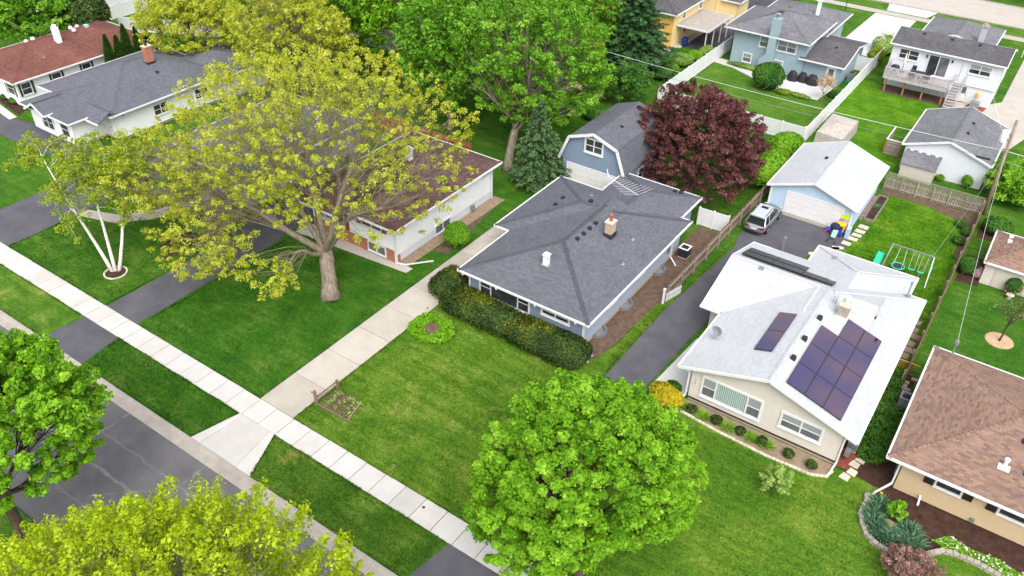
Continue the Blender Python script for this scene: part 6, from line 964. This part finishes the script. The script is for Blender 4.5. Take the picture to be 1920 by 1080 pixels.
# barrels, bins, covered furniture
for lab,x,y,mt in (('dark blue wheeled bin beneath the carport by yellow house',-40.0,97.9,'bin_blue'),('blue wheeled bin by white garage beyond red roof',-106.3,62.3,'blue_plastic')):
    t=thing('wheeled_bin',lab,'bin',(x,y,0)); MB().add([(x-.26,y-.3,.08),(x+.26,y-.3,.08),(x+.26,y+.3,.08),(x-.26,y+.3,.08),(x-.32,y-.38,1.0),(x+.32,y-.38,1.0),(x+.32,y+.38,1.0),(x-.32,y+.38,1.0)],[(0,1,5,4),(1,2,6,5),(2,3,7,6),(3,0,4,7)]).build('body',mt,t); MB().add([(x-.34,y-.42,1.0),(x+.34,y-.42,1.0),(x+.34,y+.4,1.0),(x-.34,y+.4,1.0),(x-.3,y-.36,1.08),(x+.3,y-.36,1.08),(x+.3,y+.36,1.1),(x-.3,y+.36,1.1)],[(4,5,6,7),(0,1,5,4),(1,2,6,5),(2,3,7,6),(3,0,4,7)]).build('lid',mt,t)
    for s in (-.3,.3): MB().tube([(x+s-.03,y+.3,.12),(x+s+.03,y+.3,.12)],.12,10).build('wheel','tyre',t)
for i,(x,y,s,lab) in enumerate(((-25.0,95.4,.8,'black covered furniture against blue wall beside the green bush'),(-23.9,95.7,.75,'black covered furniture in the middle of the patio row'),(-22.7,95.6,.95,'wide black cover near the white patio door'))): solo(MB().lathe(x,y,[(s*.75,0),(s*.8,.3),(s*.7,.8),(s*.45,1.15),(s*.1,1.25)],9,1,.7),'covered_furniture','black_cover',lab,'furniture cover')
t=thing('covered_trailer','grey tarpaulin covered box behind the white roofed garage','covered box',(-16.2,83,0)); MB().add([(-17.6,80.6,0),(-14.7,80.6,0),(-14.7,86,0),(-17.6,86,0),(-17.5,80.7,1.35),(-14.9,80.7,1.2),(-14.8,85.9,1.3),(-17.5,85.9,1.4),(-16.2,83.2,1.75)],[(0,1,5,4),(1,2,6,5),(2,3,7,6),(3,0,4,7),(4,5,8),(5,6,8),(6,7,8),(7,4,8)]).build('tarpaulin','canvas',t)
t=thing('compost_bin','open slatted grey wooden compost box beside grey roofed garage','compost box',(-10.4,84.5,0))
for i in range(10): MB().box(-11.2,-9.75,82.8,82.85,.05+i*.15,.18+i*.15).build('slat','wood_gray',t)
for i in range(10): MB().box(-11.22,-11.17,82.9,86.2,.05+i*.15,.18+i*.15).build('slat','wood_gray',t)
for x,y in ((-11.2,82.82),(-9.75,82.82),(-11.2,86.2),(-9.75,86.2)): MB().box(x-.06,x+.06,y-.06,y+.06,0,1.6).build('post','wood_red',t)
MB().box(-11.25,-9.7,82.75,82.87,1.55,1.62).box(-11.25,-11.13,82.87,86.25,1.55,1.62).box(-9.82,-9.7,82.87,86.25,1.55,1.62).build('top_frame','white_trim',t)
solo(MB().lathe(3.3,63.6,[(.15,0),(.12,.3),(.2,.36),(.3,.4),(.24,.44)],12),'bird_bath','stone_pale','low stone bird bath by taupe shed','bird bath')
t=thing('flag_pole','slim pale flag pole before white deck house','flag pole',(-4.0,121,0)); MB().cyl(-4,121,0,4.4,.04).build('pole','white_metal',t); MB().box(-4.02,-3.98,120.3,120.98,2.5,3.9).build('flag','flower_pink' if False else 'umbrella_cloth',t)
t=thing('lamp_post','slim dark lamp post on verge before blue house','lamp post',(-27.4,124,0)); MB().cyl(-27.4,124,0,2.4,.05).build('post','dark_metal',t); MB().lathe(-27.4,124,[(.08,2.4),(.16,2.5),(.16,2.8),(.04,2.95)],8).build('lantern','glass_mid',t)
t=thing('generator','grey outdoor unit with yellow lamp by deck stairs','utility box',(-6.0,100.2,0)); MB().box(-6.4,-5.5,99.9,100.7,.0,.75).build('casing','gray_metal',t); MB().lathe(-6.0,101.1,[(.12,1.0),(.18,1.1),(.18,1.4),(.1,1.5)],10).build('lamp','yellow_lamp',t)
sheet('mulch_bed',[(-7.0,99.2),(-4.9,99.6),(-4.7,101.1),(-6.6,101.2)],.045,'mulch_red')
t=thing('wood_post','pale split timber post standing on asphalt behind solar panels','post',(-13.2,59.6,0)); MB().box(-13.28,-13.1,59.5,59.68,0,1.3).build('post','wood_gray',t); MB().add([(-13.3,59.48,1.3),(-13.08,59.48,1.3),(-13.08,59.7,1.3),(-13.3,59.7,1.3),(-13.19,59.59,1.45)],[(0,1,4),(1,2,4),(2,3,4),(3,0,4)]).build('post_cap','wood_gray',t)
t=thing('lattice_panel','small golden wooden lattice at beige house side','lattice',(-1.5,50.3,0)); mb=MB()
for i in range(9):
    for s in (1,-1): mb.obox((-2.2+i*.17,50.3+s*.006,.1),(-2.2+i*.17+s*.5,50.3+s*.006,.75),.03,.012,(0,1,0))
mb.build('lattice','lattice_gold',t); MB().box(-2.75,-.3,50.27,50.33,.75,.8).build('top_rail','lattice_gold',t)
for i,(x,y) in enumerate(((-.85,49.0),(-.6,48.3),(-.9,48.6),(-.3,49.6),(.1,50.2))): s=.28; solo(MB().box(x-s,x+s,y-.14,y+.14,0,.16),'edging_stone','stone_gray','loose grey stone at foot of the board fence','stone','loose stones by the board fence',bevel=.03)
solo(MB().lathe(-2.0,46.9,[(.2,0),(.28,.35),(.24,.4)],12),'plant_pot','terracotta','red potted plant beside the beige house wall','plant pot')
for i,(x,y) in enumerate(((-19.5,38.6),(-19.3,38.9),(-19.7,38.3),(-19.2,38.2))): solo(MB().lathe(x,y,[(.05,0),(.14,.05),(.12,.12),(.03,.15)],8),'stone','stone_gray','small stone at hedge end by the side wall','stone','stones at the hedge end')

# ---------------------------------------------------------------- grass: tufts over the near lawns and ragged blades along the paving edges
def tufts(label,area,n,mat,seed,edges=(),ne=0):
    rg=np.random.default_rng(seed); xs=[q[0] for q in area]; ys=[q[1] for q in area]; P=np.stack([rg.uniform(min(xs),max(xs),n*2),rg.uniform(min(ys),max(ys),n*2)],1); ins=np.zeros(len(P),bool); j=len(area)-1
    for i in range(len(area)):
        (xi,yi),(xj,yj)=area[i],area[j]; ins^=((yi>P[:,1])!=(yj>P[:,1]))&(P[:,0]<(xj-xi)*(P[:,1]-yi)/(yj-yi+1e-9)+xi); j=i
    P=P[ins][:n]; L=[math.hypot(b[0]-a[0],b[1]-a[1]) for a,b in edges]
    for (a,b),l in zip(edges,L):
        k=int(ne*l/sum(L)); q=rg.random(k); wv=.03+.035*np.sin(q*l*2.3)+.025*np.sin(q*l*7.1); d=np.array(b)-np.array(a); nv=np.array([-d[1],d[0]])/l; P=np.concatenate([P,np.array(a)+q[:,None]*d+nv*(rg.uniform(-.5,1,k)*wv)[:,None]])
    n=len(P); a=rg.uniform(0,6.283,n); h_=rg.uniform(.04,.1,n)*(1+.4*np.sin(P[:,0]*1.7)*np.sin(P[:,1]*1.3)); base=np.column_stack([P,np.full(n,.014)]); D=np.stack([np.cos(a)*.7,np.sin(a)*.7,np.ones(n)],1)*h_[:,None]; b=np.stack([-np.sin(a),np.cos(a),0*a],1)*rg.uniform(.02,.05,(n,1))
    o=quads_obj('grass',np.stack([base-b,base+b,base+D+b*.5,base+D-b*.5],1),rg.random(n),mat,None); o['kind']='stuff'; o['label']=label; o['category']='grass'; return o
E_=lambda *q:list(zip(q,q[1:]))
tufts('deep green grass tufts of lawn around the stout trunk',[(-46.9,22.85),(-34.5,22.85),(-34.5,38),(-46.9,38)],12000,'lawn_deep',201,E_((-46.95,38),(-46.95,22.8),(-34.44,22.8),(-34.44,44)),3500)
tufts('dry streaked grass tufts of lawn before the hedge',[(-31.3,22.85),(-17.8,22.85),(-17.8,36),(-31.3,37)],15000,'lawn_dry',202,E_((-31.36,36),(-31.36,22.8),(-17.7,22.8),(-17.7,46)),3500)
tufts('grass tufts of lawn before the beige house',[(-14.7,22.85),(12,22.85),(8,34.3),(-.4,34.3),(-.6,37.2),(-14.7,37.2)],17000,'lawn_right',203,E_((-14.72,36),(-14.72,22.8),(6,22.8)),2500)
tufts('grass tufts of verge strips along the kerb',[(-29.8,18.1),(-18.5,18.1),(-17.9,21.1),(-31.1,21.1)],6000,'lawn_park',204,E_((-29.9,18.1),(-18.4,18.1))+E_((-18.0,21.1),(-31.2,21.1))+E_((-31.25,21.1),(-29.95,18.1))+E_((-63.8,18.1),(-51.4,18.1))+E_((-51.2,21.1),(-63.8,21.1)),3500)
tufts('deep green grass tufts of verge beside concrete apron',[(-46.4,18.1),(-35.4,18.1),(-34.6,21.1),(-46.9,21.1)],5500,'lawn_deep',205,E_((-46.4,18.1),(-35.3,18.1),(-34.5,21.1),(-46.9,21.1)),2500)
tufts('grass tufts of lawn around the white birch',[(-63.7,22.85),(-51.1,22.85),(-51.1,35),(-58,35),(-61,29),(-63.7,28.5)],7000,'lawn_base',206,E_((-63.8,28),(-63.8,22.8),(-50.9,22.8),(-50.9,35)),2500)
tufts('grass strip tufts beside asphalt drive and wooden fence',[(-18.3,40.5),(-17.7,38),(-17.6,47),(-18.2,47)],900,'lawn_dry',207,E_((-17.6,30),(-17.55,47),(-16.9,58)),1800)
tufts('grass tufts of swing lawn',[(-8.9,59),(-2,58),(-1.2,52),(-1.2,69),(-3,73.4),(-8,74.3),(-8.2,66)],7000,'lawn_bright',208)
